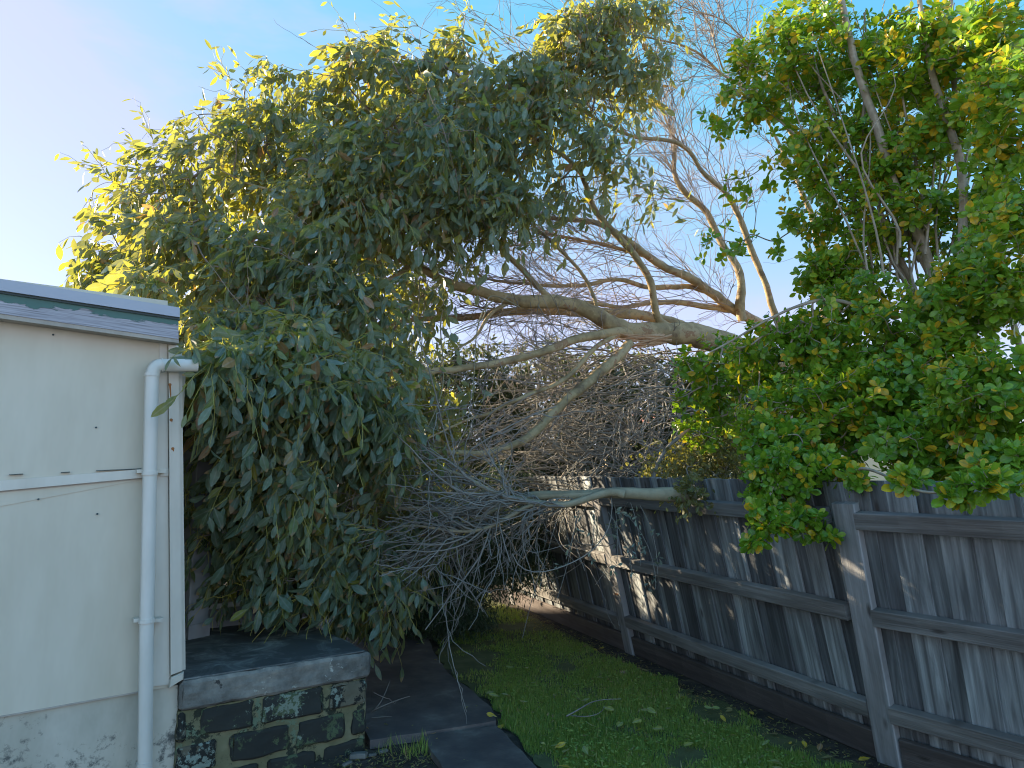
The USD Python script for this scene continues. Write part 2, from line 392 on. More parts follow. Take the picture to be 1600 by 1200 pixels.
M['wall_paint'] = paint('wall_paint', (0.6000, 0.5467, 0.4232), (0.4500, 0.3940, 0.2821), 2.2)
M['trim_paint'] = paint('trim_paint', (0.6200, 0.5811, 0.4823), (0.4600, 0.4137, 0.3185), 3.0, rough=0.4)
M['base_paint'] = paint('base_paint', (0.5200, 0.4826, 0.3822), (0.2800, 0.2610, 0.1911), 3.0, spots=2.1, rough=0.8, streak=(0.9000, 0.9000, 0.4550))
M['pipe_paint'] = paint('pipe_paint', (0.6200, 0.5959, 0.5187), (0.4800, 0.4531, 0.3640), 4.0, rough=0.3)
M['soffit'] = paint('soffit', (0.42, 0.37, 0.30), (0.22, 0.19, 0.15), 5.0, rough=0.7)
M['zinc'] = simple('zinc', [(0, (0.3150, 0.3375, 0.3744)), (1, (0.4350, 0.4500, 0.4836))], scale=3.0, rough=0.35, spec=0.6)
M['dark_metal'] = simple('dark_metal', [(0, (0.03, 0.05, 0.05)), (1, (0.06, 0.09, 0.085))], scale=9.0, rough=0.5)
M['rust'] = simple('rust', [(0, (0.22, 0.07, 0.02)), (1, (0.42, 0.19, 0.07))], scale=60.0, rough=0.9)
M['cement'] = simple('cement', [(0, (0.1500, 0.1500, 0.1500)), (0.5, (0.2400, 0.2325, 0.2250)), (1, (0.3300, 0.3150, 0.3000))], scale=5.0, rough=0.8)
M['glass_dark'] = mat('glass_dark', {'p': ('principled_bsdf', {'base_color': (0.015, 0.018, 0.02), 'roughness': 0.06})}, [], 'p.BSDF')
# barge board: green paint flaking off grey timber, more so towards the bottom edge
M['barge'] = mat('barge', {
    'at': ('attribute', {'attribute': 'loc'}), 'sx': ('separate_xyz', {}), 'mp': ('mapping', {'scale': (7.0, 22.0, 1.0)}), 'n': ('noise_texture', {'scale': 1.0, 'detail': 9.0, 'roughness': 0.66, 'distortion': 0.5}),
    'lo': ('mapping', {'scale': (3.2, 0.6, 1)}), 'n0': ('noise_texture', {'scale': 1.0, 'detail': 2.0}),
    'a': ('math', {'math_type': 'multiply_add', 'value2': 9.0, 'value3': -0.1}), 's': ('math', {'math_type': 'add'}), 's2': ('math', {'math_type': 'add'}),
    'k': ('map_range', {'from_min': 1.50, 'from_max': 1.54, 'clamp': True}),
    'w': ('noise_texture', {'scale': 1.0, 'detail': 6.0}), 'wm': ('mapping', {'scale': (5.0, 160.0, 1)}), 'wr': ('rgb_ramp', {'ramp': [(0.25, (0.10, 0.09, 0.09)), (0.5, (0.34, 0.33, 0.35)), (0.75, (0.46, 0.45, 0.47))]}),
    'mx': ('mix_color', {'b': (0.065, 0.15, 0.125)}), 'bp': ('bump', {'strength': 0.7, 'distance': 0.003}), 'p': ('principled_bsdf', {'roughness': 0.55})},
    [('at.vector', 'mp.vector'), ('at.vector', 'sx.vector'), ('at.vector', 'lo.vector'), ('lo.vector', 'n0.vector'), ('mp.vector', 'n.vector'), ('sx.y', 'a.value1'), ('a.value', 's.value1'), ('n.fac', 's.value2'), ('s.value', 's2.value1'), ('n0.fac', 's2.value2'), ('s2.value', 'k.value'),
     ('at.vector', 'wm.vector'), ('wm.vector', 'w.vector'), ('w.fac', 'wr.fac'), ('wr.color', 'mx.a'), ('k.result', 'mx.fac'), ('mx.result', 'p.base_color'), ('k.result', 'bp.height'), ('bp.normal', 'p.normal')], 'p.BSDF')


# weathered fence timber; loc = (across, along, number of the board)
def timber(name, ramp, rough=0.85):
    return mat(name, {
        'at': ('attribute', {'attribute': 'loc'}),
        'mp': ('mapping', {'scale': (26.0, 1.3, 3.7)}), 'n': ('noise_texture', {'scale': 1.0, 'detail': 7.0, 'roughness': 0.6, 'distortion': 0.6}),
        'm2': ('mapping', {'scale': (7.0, 0.9, 5.3)}), 'n2': ('noise_texture', {'scale': 1.0, 'detail': 3.0, 'distortion': 0.4}),
        'm3': ('mapping', {'scale': (150.0, 3.0, 9.1)}), 'n3': ('noise_texture', {'scale': 1.0, 'detail': 4.0}),
        'ad': ('math', {'math_type': 'multiply_add', 'value2': 0.55}), 'h': ('math', {'math_type': 'multiply', 'value2': 0.45}),
        'r': ('rgb_ramp', {'ramp': ramp}),
        'kv': ('mapping', {'scale': (6.5, 2.1, 2.9)}), 'k': ('voronoi_texture', {'scale': 1.0}), 'kr': ('map_range', {'from_min': 0.04, 'from_max': 0.11, 'to_min': 0.75, 'to_max': 0.0, 'clamp': True}),
        'mk': ('mix_color', {'b': (0.05, 0.038, 0.03)}), 'sz': ('separate_xyz', {}), 'wn': ('white_noise_texture', {'dimensions': '1D'}), 'wt': ('map_range', {'to_min': 0.62, 'to_max': 1.3, 'clamp': True}), 'hv': ('hsv', {}),
        'b': ('bump', {'strength': 0.9, 'distance': 0.004}), 'p': ('principled_bsdf', {'roughness': rough, 'specular_ior_level': 0.35})},
        [('at.vector', 'mp.vector'), ('mp.vector', 'n.vector'), ('at.vector', 'm2.vector'), ('m2.vector', 'n2.vector'), ('at.vector', 'm3.vector'), ('m3.vector', 'n3.vector'),
         ('n2.fac', 'h.value1'), ('n.fac', 'ad.value1'), ('h.value', 'ad.value3'), ('ad.value', 'r.fac'), ('at.vector', 'kv.vector'), ('kv.vector', 'k.vector'), ('k.distance', 'kr.value'),
         ('r.color', 'mk.a'), ('kr.result', 'mk.fac'), ('at.vector', 'sz.vector'), ('sz.z', 'wn.w'), ('wn.value', 'wt.value'), ('wt.result', 'hv.value'), ('mk.result', 'hv.color'), ('hv.color', 'p.base_color'), ('n3.fac', 'b.height'), ('b.normal', 'p.normal')], 'p.BSDF')


M['paling'] = timber('paling', [(0.25, (0.0616, 0.0624, 0.0615)), (0.42, (0.1320, 0.1359, 0.1334)), (0.52, (0.2465, 0.2607, 0.2563)), (0.62, (0.4226, 0.4499, 0.4443)), (0.8, (0.6337, 0.6610, 0.6323))])
M['paling_dark'] = timber('paling_dark', [(0.25, (0.0440, 0.0442, 0.0445)), (0.45, (0.0969, 0.0991, 0.0992)), (0.58, (0.1761, 0.1835, 0.1848)), (0.68, (0.3345, 0.3488, 0.3418)), (0.85, (0.5281, 0.5507, 0.5298))])
M['post_wood'] = timber('post_wood', [(0.25, (0.0947, 0.0840, 0.0780)), (0.45, (0.1896, 0.1821, 0.1741)), (0.6, (0.2979, 0.2941, 0.2857)), (0.8, (0.4333, 0.4341, 0.4180))])
M['rail_wood'] = timber('rail_wood', [(0.25, (0.0812, 0.0700, 0.0627)), (0.45, (0.1626, 0.1512, 0.1366)), (0.6, (0.2707, 0.2591, 0.2396)), (0.8, (0.4061, 0.3921, 0.3622))])
M['plinth_wood'] = timber('plinth_wood', [(0.25, (0.0595, 0.0460, 0.0411)), (0.5, (0.1190, 0.0972, 0.0864)), (0.7, (0.1885, 0.1586, 0.1404)), (0.9, (0.2579, 0.2148, 0.1836))])

# mossy concrete block and lichen-flecked slab
def masonry(name, ramp, moss, lichen, moss_at, lichen_at, seed=0.0):
    return mat(name, {
        'g': ('geometry', {}), 'of': ('mapping', {'location': (seed, seed * 2, 0)}),
        'n': ('noise_texture', {'scale': 5.0, 'detail': 9.0, 'roughness': 0.65}), 'r': ('rgb_ramp', {'ramp': ramp}),
        'nm': ('noise_texture', {'scale': 7.0, 'detail': 9.0, 'roughness': 0.72}), 'rm': ('map_range', {'from_min': moss_at, 'from_max': moss_at + 0.03, 'clamp': True}), 'mm': ('mix_color', {'b': moss}),
        'nl': ('noise_texture', {'scale': 30.0, 'detail': 6.0, 'roughness': 0.7}), 'nl2': ('noise_texture', {'scale': 3.5, 'detail': 3.0}), 'la': ('math', {'math_type': 'multiply'}),
        'rl': ('map_range', {'from_min': lichen_at, 'from_max': lichen_at + 0.025, 'clamp': True}), 'ml': ('mix_color', {'b': lichen}),
        'nb': ('noise_texture', {'scale': 90.0, 'detail': 6.0, 'roughness': 0.75}), 'b': ('bump', {'strength': 0.9, 'distance': 0.006}), 'p': ('principled_bsdf', {'roughness': 0.9, 'specular_ior_level': 0.3})},
        [('g.position', 'of.vector'), ('of.vector', 'n.vector'), ('of.vector', 'nm.vector'), ('of.vector', 'nl.vector'), ('of.vector', 'nl2.vector'), ('n.fac', 'r.fac'), ('r.color', 'mm.a'), ('nm.fac', 'rm.value'), ('rm.result', 'mm.fac'),
         ('nl.fac', 'la.value1'), ('nl2.fac', 'la.value2'), ('la.value', 'rl.value'), ('rl.result', 'ml.fac'), ('mm.result', 'ml.a'), ('ml.result', 'p.base_color'), ('of.vector', 'nb.vector'), ('nb.fac', 'b.height'), ('b.normal', 'p.normal')], 'p.BSDF')


M['block_black'] = masonry('block_black', [(0, (0.012, 0.014, 0.012)), (0.6, (0.03, 0.032, 0.026)), (1, (0.07, 0.07, 0.055))], (0.075, 0.10, 0.05), (0.19, 0.23, 0.17), 0.54, 0.325)
M['block_moss'] = masonry('block_moss', [(0, (0.06, 0.058, 0.04)), (0.5, (0.13, 0.12, 0.08)), (1, (0.2, 0.18, 0.12))], (0.018, 0.02, 0.016), (0.20, 0.245, 0.195), 0.50, 0.30, 3.0)
M['mortar'] = masonry('mortar', [(0.2, (0.0765, 0.0765, 0.0375)), (0.5, (0.1700, 0.1620, 0.0863)), (0.8, (0.2550, 0.2385, 0.1425))], (0.0255, 0.0306, 0.0195), (0.1445, 0.1890, 0.1162), 0.54, 0.30)
M['slab'] = masonry('slab', [(0.3, (0.0550, 0.0540, 0.0470)), (0.5, (0.1650, 0.1620, 0.1370)), (0.62, (0.2530, 0.2430, 0.2000)), (0.8, (0.3740, 0.3564, 0.2900))], (0.0550, 0.0540, 0.0480), (0.3630, 0.3726, 0.3100), 0.60, 0.345)
M['slab_top'] = simple('slab_top', [(0.0, (0.0449, 0.0456, 0.0413)), (0.48, (0.0897, 0.0894, 0.0812)), (0.56, (0.1525, 0.1525, 0.1348)), (0.66, (0.2870, 0.2892, 0.2526)), (1, (0.4664, 0.4557, 0.3828))], scale=4.5, rough=0.75, bump=0.006, bump_scale=60, detail=9, dist=0.8)
M['far_brick'] = mat('far_brick', {'g': ('geometry', {}), 'k': ('brick_texture', {'color1': (0.55, 0.5, 0.42), 'color2': (0.62, 0.57, 0.48), 'mortar': (0.3, 0.28, 0.25), 'scale': 4.0}), 'mp': ('mapping', {'rotation': (1.5708, 0, 0)}), 'p': ('principled_bsdf', {'roughness': 0.9})},
                    [('g.position', 'mp.vector'), ('mp.vector', 'k.vector'), ('k.color', 'p.base_color')], 'p.BSDF')
M['far_wall'] = simple('far_wall', [(0, (0.62, 0.46, 0.26)), (1, (0.70, 0.55, 0.33))], scale=2.0, rough=0.9)
M['far_roof'] = simple('far_roof', [(0, (0.22, 0.09, 0.06)), (1, (0.32, 0.14, 0.09))], scale=3.0, rough=0.9)

# ------------------------------------------------------------------ ground, lawn, path
gx = np.linspace(-120, 120, 2)
put('ground', (np.array([[-150, -60, 0], [150, -60, 0], [150, 240, 0], [-150, 240, 0]], float), np.array([[0, 1, 2], [0, 2, 3]])), M['soil'], kind='structure')


def flat(poly, z, h=0.0, seg=0.05, seed=1, rough_edge=0.0):
    """Extruded ground polygon with an uneven edge."""
    pg = Polygon(poly)
    if rough_edge:
        ring = np.array(shapely.segmentize(pg.exterior, seg).coords)[:-1]
        ring = ring + (np.stack([meshkit.fbm(np.c_[ring * 9, 0 * ring[:, :1]], 3, seed), meshkit.fbm(np.c_[ring * 9, 0 * ring[:, :1] + 9], 3, seed)], -1) - 0.5) * 2 * rough_edge
        pg = Polygon(ring).buffer(0)
        if pg.geom_type != 'Polygon':
            pg = max(pg.geoms, key=lambda g: g.area)
    m = trimesh.creation.extrude_polygon(pg, h, engine='earcut')
    m.apply_translation([0, 0, z])
    return m, pg


def gxy(pts):
    return [tuple(G(a, b)[:2]) for a, b in pts]


pA, pB, pC = G(1390, 1197)[:2], G(983, 1022)[:2], G(800, 944)[:2]
dirAB, dirBC = unit(pB - pA), unit(pC - pB)
pD = pA + 2.75 * np.array([0.59, -0.807])          # next post towards the viewer, outside the frame
pE = pC + 2.7 * unit(np.array([-0.42, 0.9]))
fence_posts = [pD, pA, pB, pC]
path1 = gxy([(577, 1172), (776, 1141), (768, 1118), (738, 1092), (700, 1062), (682, 1038), (668, 1006), (650, 985), (560, 966), (520, 960), (500, 985)])
joint_l, joint_r = G(658, 1162)[:2], G(778, 1144)[:2]
back = unit(G(835, 1205)[:2] - joint_r)
path2 = [tuple(joint_l), tuple(joint_r), tuple(joint_r + back * 2.6), tuple(joint_l + back * 2.6)]
path3 = gxy([(648, 983), (560, 964), (520, 958), (548, 915), (640, 925)])
pathprim = tag(UsdGeom.Xform.Define(stage, path_for('path')).GetPrim(), kind='structure')
m1, poly1 = flat(path1, 0.004, 0.052, 0.09, 3, 0.014)
m2, poly2 = flat(list(Polygon(path2).buffer(-0.009).exterior.coords), 0.004, 0.041, 0.06, 5, 0.012)
m3, poly3 = flat(path3, 0.004, 0.046, 0.06, 8, 0.02)
for m_ in (m1, m2, m3):
    put('paving_slab', m_, M['path'], pathprim)
path_all = shapely.union_all([poly1, poly2, poly3])

porch_front = G(577, 1172)[:2]
lawn_poly = Polygon([tuple(joint_r + back * 2.6), tuple(joint_r + np.array([0.03, 0])), *gxy([(772, 1112), (742, 1086), (704, 1056), (688, 1032), (674, 1003), (655, 980), (600, 955), (580, 930)]), (-3.2, 12.5), (-1.2, 14.0), tuple(pC + np.array([-0.6, 2.0])), tuple(pC + np.array([-0.26, 0.3])), tuple(pB + np.array([-0.20, 0.0])), tuple(pA + np.array([-0.26, 0.1])), tuple(pA + np.array([0.6, -1.5])), tuple(pA + np.array([-0.3, -2.4]))]).buffer(0)
lawn_m, lawn_poly = flat(list(lawn_poly.exterior.coords), 0.004, 0.006, 0.08, 13, 0.11)
put('lawn', lawn_m, M['lawn_base'], kind='structure')
put('driveway', (np.array([[-9, -22, 0.004], [12, -22, 0.004], [12, 1.9, 0.004], [-9, 1.9, 0.004]], float), np.array([[0, 1, 2], [0, 2, 3]])), M['cement'], kind='structure')
# soil patches worn into the grass edge
def blade_field(pts, hmin, hmax, seed, tone_hi=1.0):
    r = np.random.default_rng(seed)
    N = len(pts)
    a = r.uniform(0, 2 * np.pi, N)
    lean = r.uniform(0.1, 1.3, N)
    d = np.stack([np.cos(a) * lean, np.sin(a) * lean, np.ones(N)], -1)
    nrm = np.stack([np.cos(a), np.sin(a), -lean], -1)
    L = r.uniform(hmin, hmax, N) * np.where(r.random(N) < 0.08, 1.7, 1.0)
    tone = np.clip(0.45 * r.random(N) + 0.55 * meshkit.fbm(np.c_[pts * 1.7, np.zeros(N)], 3, 4) + np.where(r.random(N) < 0.09, 0.45, 0), 0, tone_hi)
    return leaves(SLIM, np.c_[pts, np.full(N, 0.006)], d, nrm, L, r.uniform(0.004, 0.0075, N), r.uniform(0.1, 0.5, N), tone)


def sample_lawn(n, poly, seed, ymax=13.5):
    r = np.random.default_rng(seed)
    out = []
    while sum(map(len, out)) < n:
        # more blades where they show large
        Y = 1 / r.uniform(1 / ymax, 1 / 3.4, n)
        X = r.uniform(-0.8, 0.75, n) * Y
        q = np.stack([X, Y], -1)
        ok = shapely.contains_xy(poly, X, Y)
        dens = meshkit.fbm(np.c_[q * 2.2, np.zeros(n)], 3, 11)
        edge = np.minimum(1, shapely.distance(shapely.points(X, Y), poly.exterior) / 0.16)
        ok &= dens > 0.37 + 0.22 * r.random(n) - 0.05 + 0.14 * (1 - edge)
        out.append(q[ok])
    return np.concatenate(out)[:n]


lawn_clear = lawn_poly.difference(path_all.buffer(0.03))
V, F, at = blade_field(sample_lawn(170000, lawn_clear, 21), 0.010, 0.036, 22)
put('grass', (V.reshape(-1, 3), F.reshape(-1, 3)), M['grass'], attr={'leaf': at.reshape(-1, 3)}, kind='stuff', label='short uneven green lawn grass between the path and fence', cat='grass')

# ------------------------------------------------------------------ house (gable wall plane)
uu_ = np.array([math.sin(math.radians(54.2)), math.cos(math.radians(54.2)), 0])      # along the wall, to the right
vv_ = np.array([-uu_[1], uu_[0], 0])                                                 # into the house
porch_c = np.array([*porch_front, 0.0])                                              # front right corner of the porch on the ground
wall_pt = porch_c + 0.04 * vv_


def W(px, py, out=0.0):
    """Point of the gable wall plane (moved out towards the viewer) seen at a pixel."""
    d = ray(px, py)
    t = np.dot(wall_pt - out * vv_ - CAM, vv_) / np.dot(d, vv_)
    return CAM + d * t


corner = W(281, 900)
house = thing('house', 'white fibro sheet house with flaking green barge board and white downpipe', 'house', (corner[0], corner[1], 0))


def board(pts, out0, out1, name, m, parent=None, attr=None, smooth=False, label=None, ch=0.0):
    """Quad of wall-plane pixels (ll, lr, ur, ul) extruded from out0 to out1 in front of the wall."""
    q = np.array([W(a, b) for a, b in pts])
    bk, fr = q - out0 * vv_, q - out1 * vv_
    if ch:
        cen = fr.mean(0)
        mid = q - (out1 - ch) * vv_
        fr = fr + unit(cen - fr) * ch
        Vb = np.vstack([bk, mid, fr])
        Fb = [[0, 2, 1], [0, 3, 2]]
        for l in (0, 4):
            for i in range(4):
                j = (i + 1) % 4
                Fb += [[l + i, l + j, l + 4 + j], [l + i, l + 4 + j, l + 4 + i]]
        Fb += [[8, 9, 10], [8, 10, 11]]
        mesh_ = (Vb, np.array(Fb))
    else:
        mesh_ = (np.vstack([bk, fr]), np.array([[0, 2, 1], [0, 3, 2], [4, 5, 6], [4, 6, 7], [0, 1, 5], [0, 5, 4], [1, 2, 6], [1, 6, 5], [2, 3, 7], [2, 7, 6], [3, 0, 4], [3, 4, 7]]))
    return put(name, mesh_, m, parent or house, attr=attr, smooth=smooth, label=label)


# body of the house behind the sheets
cz = 2.5
bl = corner - 4.2 * uu_; bl[2] = 0
c0 = corner.copy(); c0[2] = 0
o_ = bl + 0.06 * vv_
body = frame_box(o_, c0 - bl - uu_ * 0.015, vv_ * 9.0, np.array([0, 0, 2.28]))
put('wall', body, M['wall_paint'], house)
board([(-420, 870), (262, 742), (262, 470), (-420, 380)], -0.02, 0.0, 'wall_sheet', M['wall_paint'], label='upper cement sheet panel')
board([(-420, 1192), (268, 1073), (262, 742.5), (-420, 790)], -0.02, -0.003, 'wall_sheet', M['wall_paint'], label='middle cement sheet panel')
board([(-420, 1600), (278, 1330), (278, 1071), (-420, 1192.5)], -0.02, -0.009, 'wall_base', M['base_paint'], label='mould spotted rendered base of the wall')
board([(-420, 806), (222, 746.5), (222, 733), (-420, 785)], 0.0005, 0.014, 'cover_strip', M['trim_paint'], ch=0.004)
board([(248, 745), (263, 744), (263, 732), (248, 732.5)], 0.0005, 0.012, 'cover_strip', M['trim_paint'], ch=0.003)
for a, b, w in ((14, 742.2, 22), (150, 736.0, 70), (95, 738.8, 14)):
    board([(a, b), (a + w, b - w * 0.042), (a + w, b - w * 0.042 - 1.3), (a, b - 1.0)], 0.0005, 0.0148, 'crack', M['dark_metal'])
board([(-420, 808.5), (222, 748.6), (222, 746.7), (-420, 806.2)], 0.0002, 0.004, 'joint_line', M['soffit'])
board([(-420, 1196), (238, 1078.8), (238, 1076.6), (-420, 1193)], -0.008, 0.0015, 'joint_line', M['soffit'])
# corner boards
board([(239, 1072), (264.5, 1069), (261, 537.5), (249, 536)], 0.001, 0.006, 'corner_board', M['trim_paint'])
board([(265.5, 1054), (283.5, 1047), (277.5, 541), (262, 538.5)], 0.0005, 0.024, 'corner_board', M['trim_paint'], ch=0.004)
# cracked capping at the bottom of the corner board
board([(262, 1074), (285, 1060), (286, 1048), (266, 1057)], 0.0, 0.03, 'corner_capping', M['base_paint'], ch=0.008)
# side return board of the corner (on the side wall)
rb = W(283.5, 1047); rt = W(278, 545)
side_w = 0.10
put('corner_board', hexa([rb + 0.0 * uu_, rb + 0.02 * uu_, rb + 0.02 * uu_ + vv_ * side_w, rb + vv_ * side_w, rt, rt + 0.02 * uu_, rt + 0.02 * uu_ + vv_ * side_w, rt + vv_ * side_w]), M['trim_paint'], house)
# roof edge: barge board, soffit, metal capping
def barge_quad(l, r, out0, out1, name, m, n=40, attr=True, label=None):
    """Strip between two pixel lines: l = (x0, ytop0, ybot0), r = (x1, ytop1, ybot1), at out0..out1 from the wall."""
    xs = np.linspace(l[0], r[0], n)
    yt, yb = np.interp(xs, [l[0], r[0]], [l[1], r[1]]), np.interp(xs, [l[0], r[0]], [l[2], r[2]])
    rows = []
    for o2, yy in ((out1, yb), (out1, yt), (out0, yt), (out0, yb)):
        rows.append(np.array([W(a, b, out1) for a, b in zip(xs, yy)]) + (out1 - o2) * vv_)
    V = np.stack(rows, 1)          # n,4,3
    F = []
    for i in range(n - 1):
        for j in range(4):
            a, b, c, d = i * 4 + j, i * 4 + (j + 1) % 4, (i + 1) * 4 + (j + 1) % 4, (i + 1) * 4 + j
            F += [[a, c, b], [a, d, c]]
    F += [[0, 1, 2], [0, 2, 3], [(n - 1) * 4, (n - 1) * 4 + 2, (n - 1) * 4 + 1], [(n - 1) * 4, (n - 1) * 4 + 3, (n - 1) * 4 + 2]]
    Vf = V.reshape(-1, 3)
    s = (Vf - corner) @ uu_
    h = np.tile([0.0, 1.0, 1.0, 0.0], n) * np.repeat(np.linalg.norm(V[:, 1] - V[:, 0], axis=1), 4)
    return put(name, (Vf, np.array(F)), m, house, attr={'loc': np.stack([s, h, s * 0], -1)} if attr else None, label=label)


barge_quad((-420, 395, 430), (279, 499.5, 529.7), 0.07, 0.095, 'barge_board', M['barge'], label='barge board with flaking green paint over grey timber')
barge_quad((-420, 430.5, 439), (279.5, 530.2, 536), -0.02, 0.092, 'soffit', M['soffit'])
barge_quad((-420, 391, 395), (281, 496, 500), 0.02, 0.105, 'roof_flashing', M['dark_metal'])
barge_quad((-420, 369, 390.5), (281, 480.5, 495.6), 0.03, 0.118, 'roof_capping', M['zinc'])
# roof sheet running back
r0, r1 = W(-420, 376, 0.1), W(276, 483.5, 0.1)
rz = np.array([0, 0, 0.03])
put('roof', hexa([r0 - rz, r1 - rz, r1 + 9.2 * vv_ - rz, r0 + 9.2 * vv_ - rz, r0, r1, r1 + 9.2 * vv_, r0 + 9.2 * vv_]), M['zinc'], house)
# the taller main part of the house behind the lean-to; a corner of its roof shows at the left edge
def HV(u, v, z):
    return c0 + uu_ * u + vv_ * v + np.array([0, 0, z])


put('main_wall', frame_box(HV(-7.2, 3.9, 2.3), uu_ * 6.9, vv_ * 7.3, np.array([0, 0, 0.85])), M['wall_paint'], house)
ev, rd = 3.12, 4.7
hip = np.array([HV(-7.6, 3.5, ev), HV(-0.1, 3.5, ev), HV(-0.1, 11.4, ev), HV(-7.6, 11.4, ev), HV(-3.85, 7.0, rd), HV(-3.85, 8.0, rd)])
hipb = hip - np.array([0, 0, 0.06])
hf = [[0, 1, 4], [1, 2, 5], [1, 5, 4], [2, 3, 5], [3, 0, 4], [3, 4, 5]]
put('main_roof', (np.vstack([hip, hipb]), np.array(hf + [[a + 6, c + 6, b + 6] for a, b, c in hf] + [[0, 6, 7], [0, 7, 1], [1, 7, 8], [1, 8, 2], [2, 8, 9], [2, 9, 3], [3, 9, 6], [3, 6, 0]])), M['dark_metal'], house)
# nails and rust stains
for a, b in ((150, 668), (152, 803), (60, 780), (83, 523), (226, 531)):
    s = trimesh.creation.cylinder(radius=0.005, height=0.006, sections=8)
    T = np.eye(4); T[:3, 0], T[:3, 1], T[:3, 2] = uu_, [0, 0, 1], -vv_
    T[:3, 3] = W(a, b, 0.001)
    s.apply_transform(T)
    put('nail', s, M['dark_metal'], house)
for a, b, l in ((265.5, 601, 26), (267.5, 656, 4), (270, 701, 5)):
    s = trimesh.creation.icosphere(2, 0.008); s.vertices *= 1
    T = np.eye(4); T[:3, 0], T[:3, 1], T[:3, 2] = uu_, [0, 0, 1], -vv_ * 0.3
    T[:3, 3] = W(a, b, 0.025)
    s.apply_transform(T)
    put('nail', s, M['rust'], house, label='rusty nail head')
    pts = np.array([W(a - 1.6, b, 0.0252), W(a + 1.6, b, 0.0252), W(a + 2.0, b + l * 0.6, 0.0252), W(a + 1.4, b + l, 0.0252), W(a + 0.4, b + l * 0.7, 0.0252)])
    put('rust_stain', (pts, np.array([[0, 2, 1], [0, 4, 2], [4, 3, 2]])), M['rust'], house)

# downpipe: vertical with an elbow to a horizontal run past the corner
pr = 0.034
cl = [W(225.5, 1260, 0.07), W(228.5, 1000, 0.07), W(236, 640, 0.07), W(237, 596, 0.07)]
el = W(237, 570, 0.07)
rgt = W(252, 570.5, 0.07)
arc = [cl[-1] + (el - cl[-1]) * t * (2 - t) * 0 for t in ()]
n_arc = []
e0, e2 = np.array(cl[-1]), np.array(rgt)
for t in np.linspace(0, 1, 9)[1:]:
    n_arc.append((1 - t) ** 2 * e0 + 2 * t * (1 - t) * el + t ** 2 * e2)
end = W(308, 571, 0.07)
pth = np.array(cl + n_arc + [end])
pipe = put('downpipe', tubes(pth[None], np.full((1, len(pth)), pr), 24, caps=True), M['pipe_paint'], house, smooth=40)
for (a, b) in (((237, 588), (237.2, 583)), ((252, 570.5), (254, 570.5))):
    q = np.array([W(*a, 0.07), W(*b, 0.07)])
    put('pipe_joint', tubes(q[None], np.full((1, 2), pr + 0.003), 24, caps=True), M['pipe_paint'], pipe)
for yy, xx in ((739, 234), (969.5, 229)):
    q = np.array([W(xx, yy + 3, 0.07), W(xx, yy - 3, 0.07)])
    br = put('pipe_bracket', tubes(q[None], np.full((1, 2), pr + 0.004), 24, caps=True), M['pipe_paint'], pipe)
    put('pipe_bracket', cat_meshes([frame_box(W(xx + sx, yy, 0.012) - uu_ * 0.022, uu_ * 0.044, np.array([0, 0, 0.018]), vv_ * -0.05) for sx in (-15, 15)]), M['trim_paint'], pipe)
# foot elbow of the pipe
ft = [W(225.5, 1190, 0.07), W(225.5, 1212, 0.07), W(232, 1235, 0.09)]
put('pipe_shoe', tubes(np.array(ft)[None], np.full((1, 3), pr + 0.003), 24, caps=True), M['pipe_paint'], pipe, smooth=40)

# porch: slab on concrete blocks
porch = thing('concrete_porch', 'low mossy block porch with thick concrete slab beside the house corner', 'porch', porch_c)
slab_r = W(574.5, 1018, 0.04)          # top right front corner of the slab
SZ = slab_r[2]
dR = unit(np.array([-0.52, 0.85, 0]))
left_end = W(282, 1065, 0.04)
depth = 1.45
PW = float(np.dot(porch_c - left_end, uu_))
st = 0.155
pl = porch_c - PW * uu_


def rough_box(o, a, b, c, amp, seed, step=0.05, ch=0.01):
    """Subdivided box with worn faces and edges."""
    V, F = frame_box(o, a, b, c, ch)
    m = trimesh.Trimesh(V, F)
    m = m.subdivide_to_size(step)
    n = m.vertex_normals
    m.vertices = m.vertices + (meshkit.fbm(m.vertices * 14, 4, seed)[:, None] - 0.5) * 2 * amp * n
    return np.array(m.vertices), np.array(m.faces)


so = pl - np.array([0, 0, 0]) + np.array([0, 0, SZ - st]) - uu_ * 0.0
put('slab', rough_box(so, uu_ * PW, vv_ * depth, np.array([0, 0, st - 0.006]), 0.013, 3, 0.03, 0.016), M['slab'], porch, smooth=35)
top = rough_box(so + np.array([0, 0, st - 0.008]) + vv_ * 0.03 + uu_ * 0.02, uu_ * (PW - 0.05), vv_ * (depth - 0.06), np.array([0, 0, 0.009]), 0.002, 4, 0.05, 0.004)
put('slab_topping', top, M['slab_top'], porch, smooth=35)
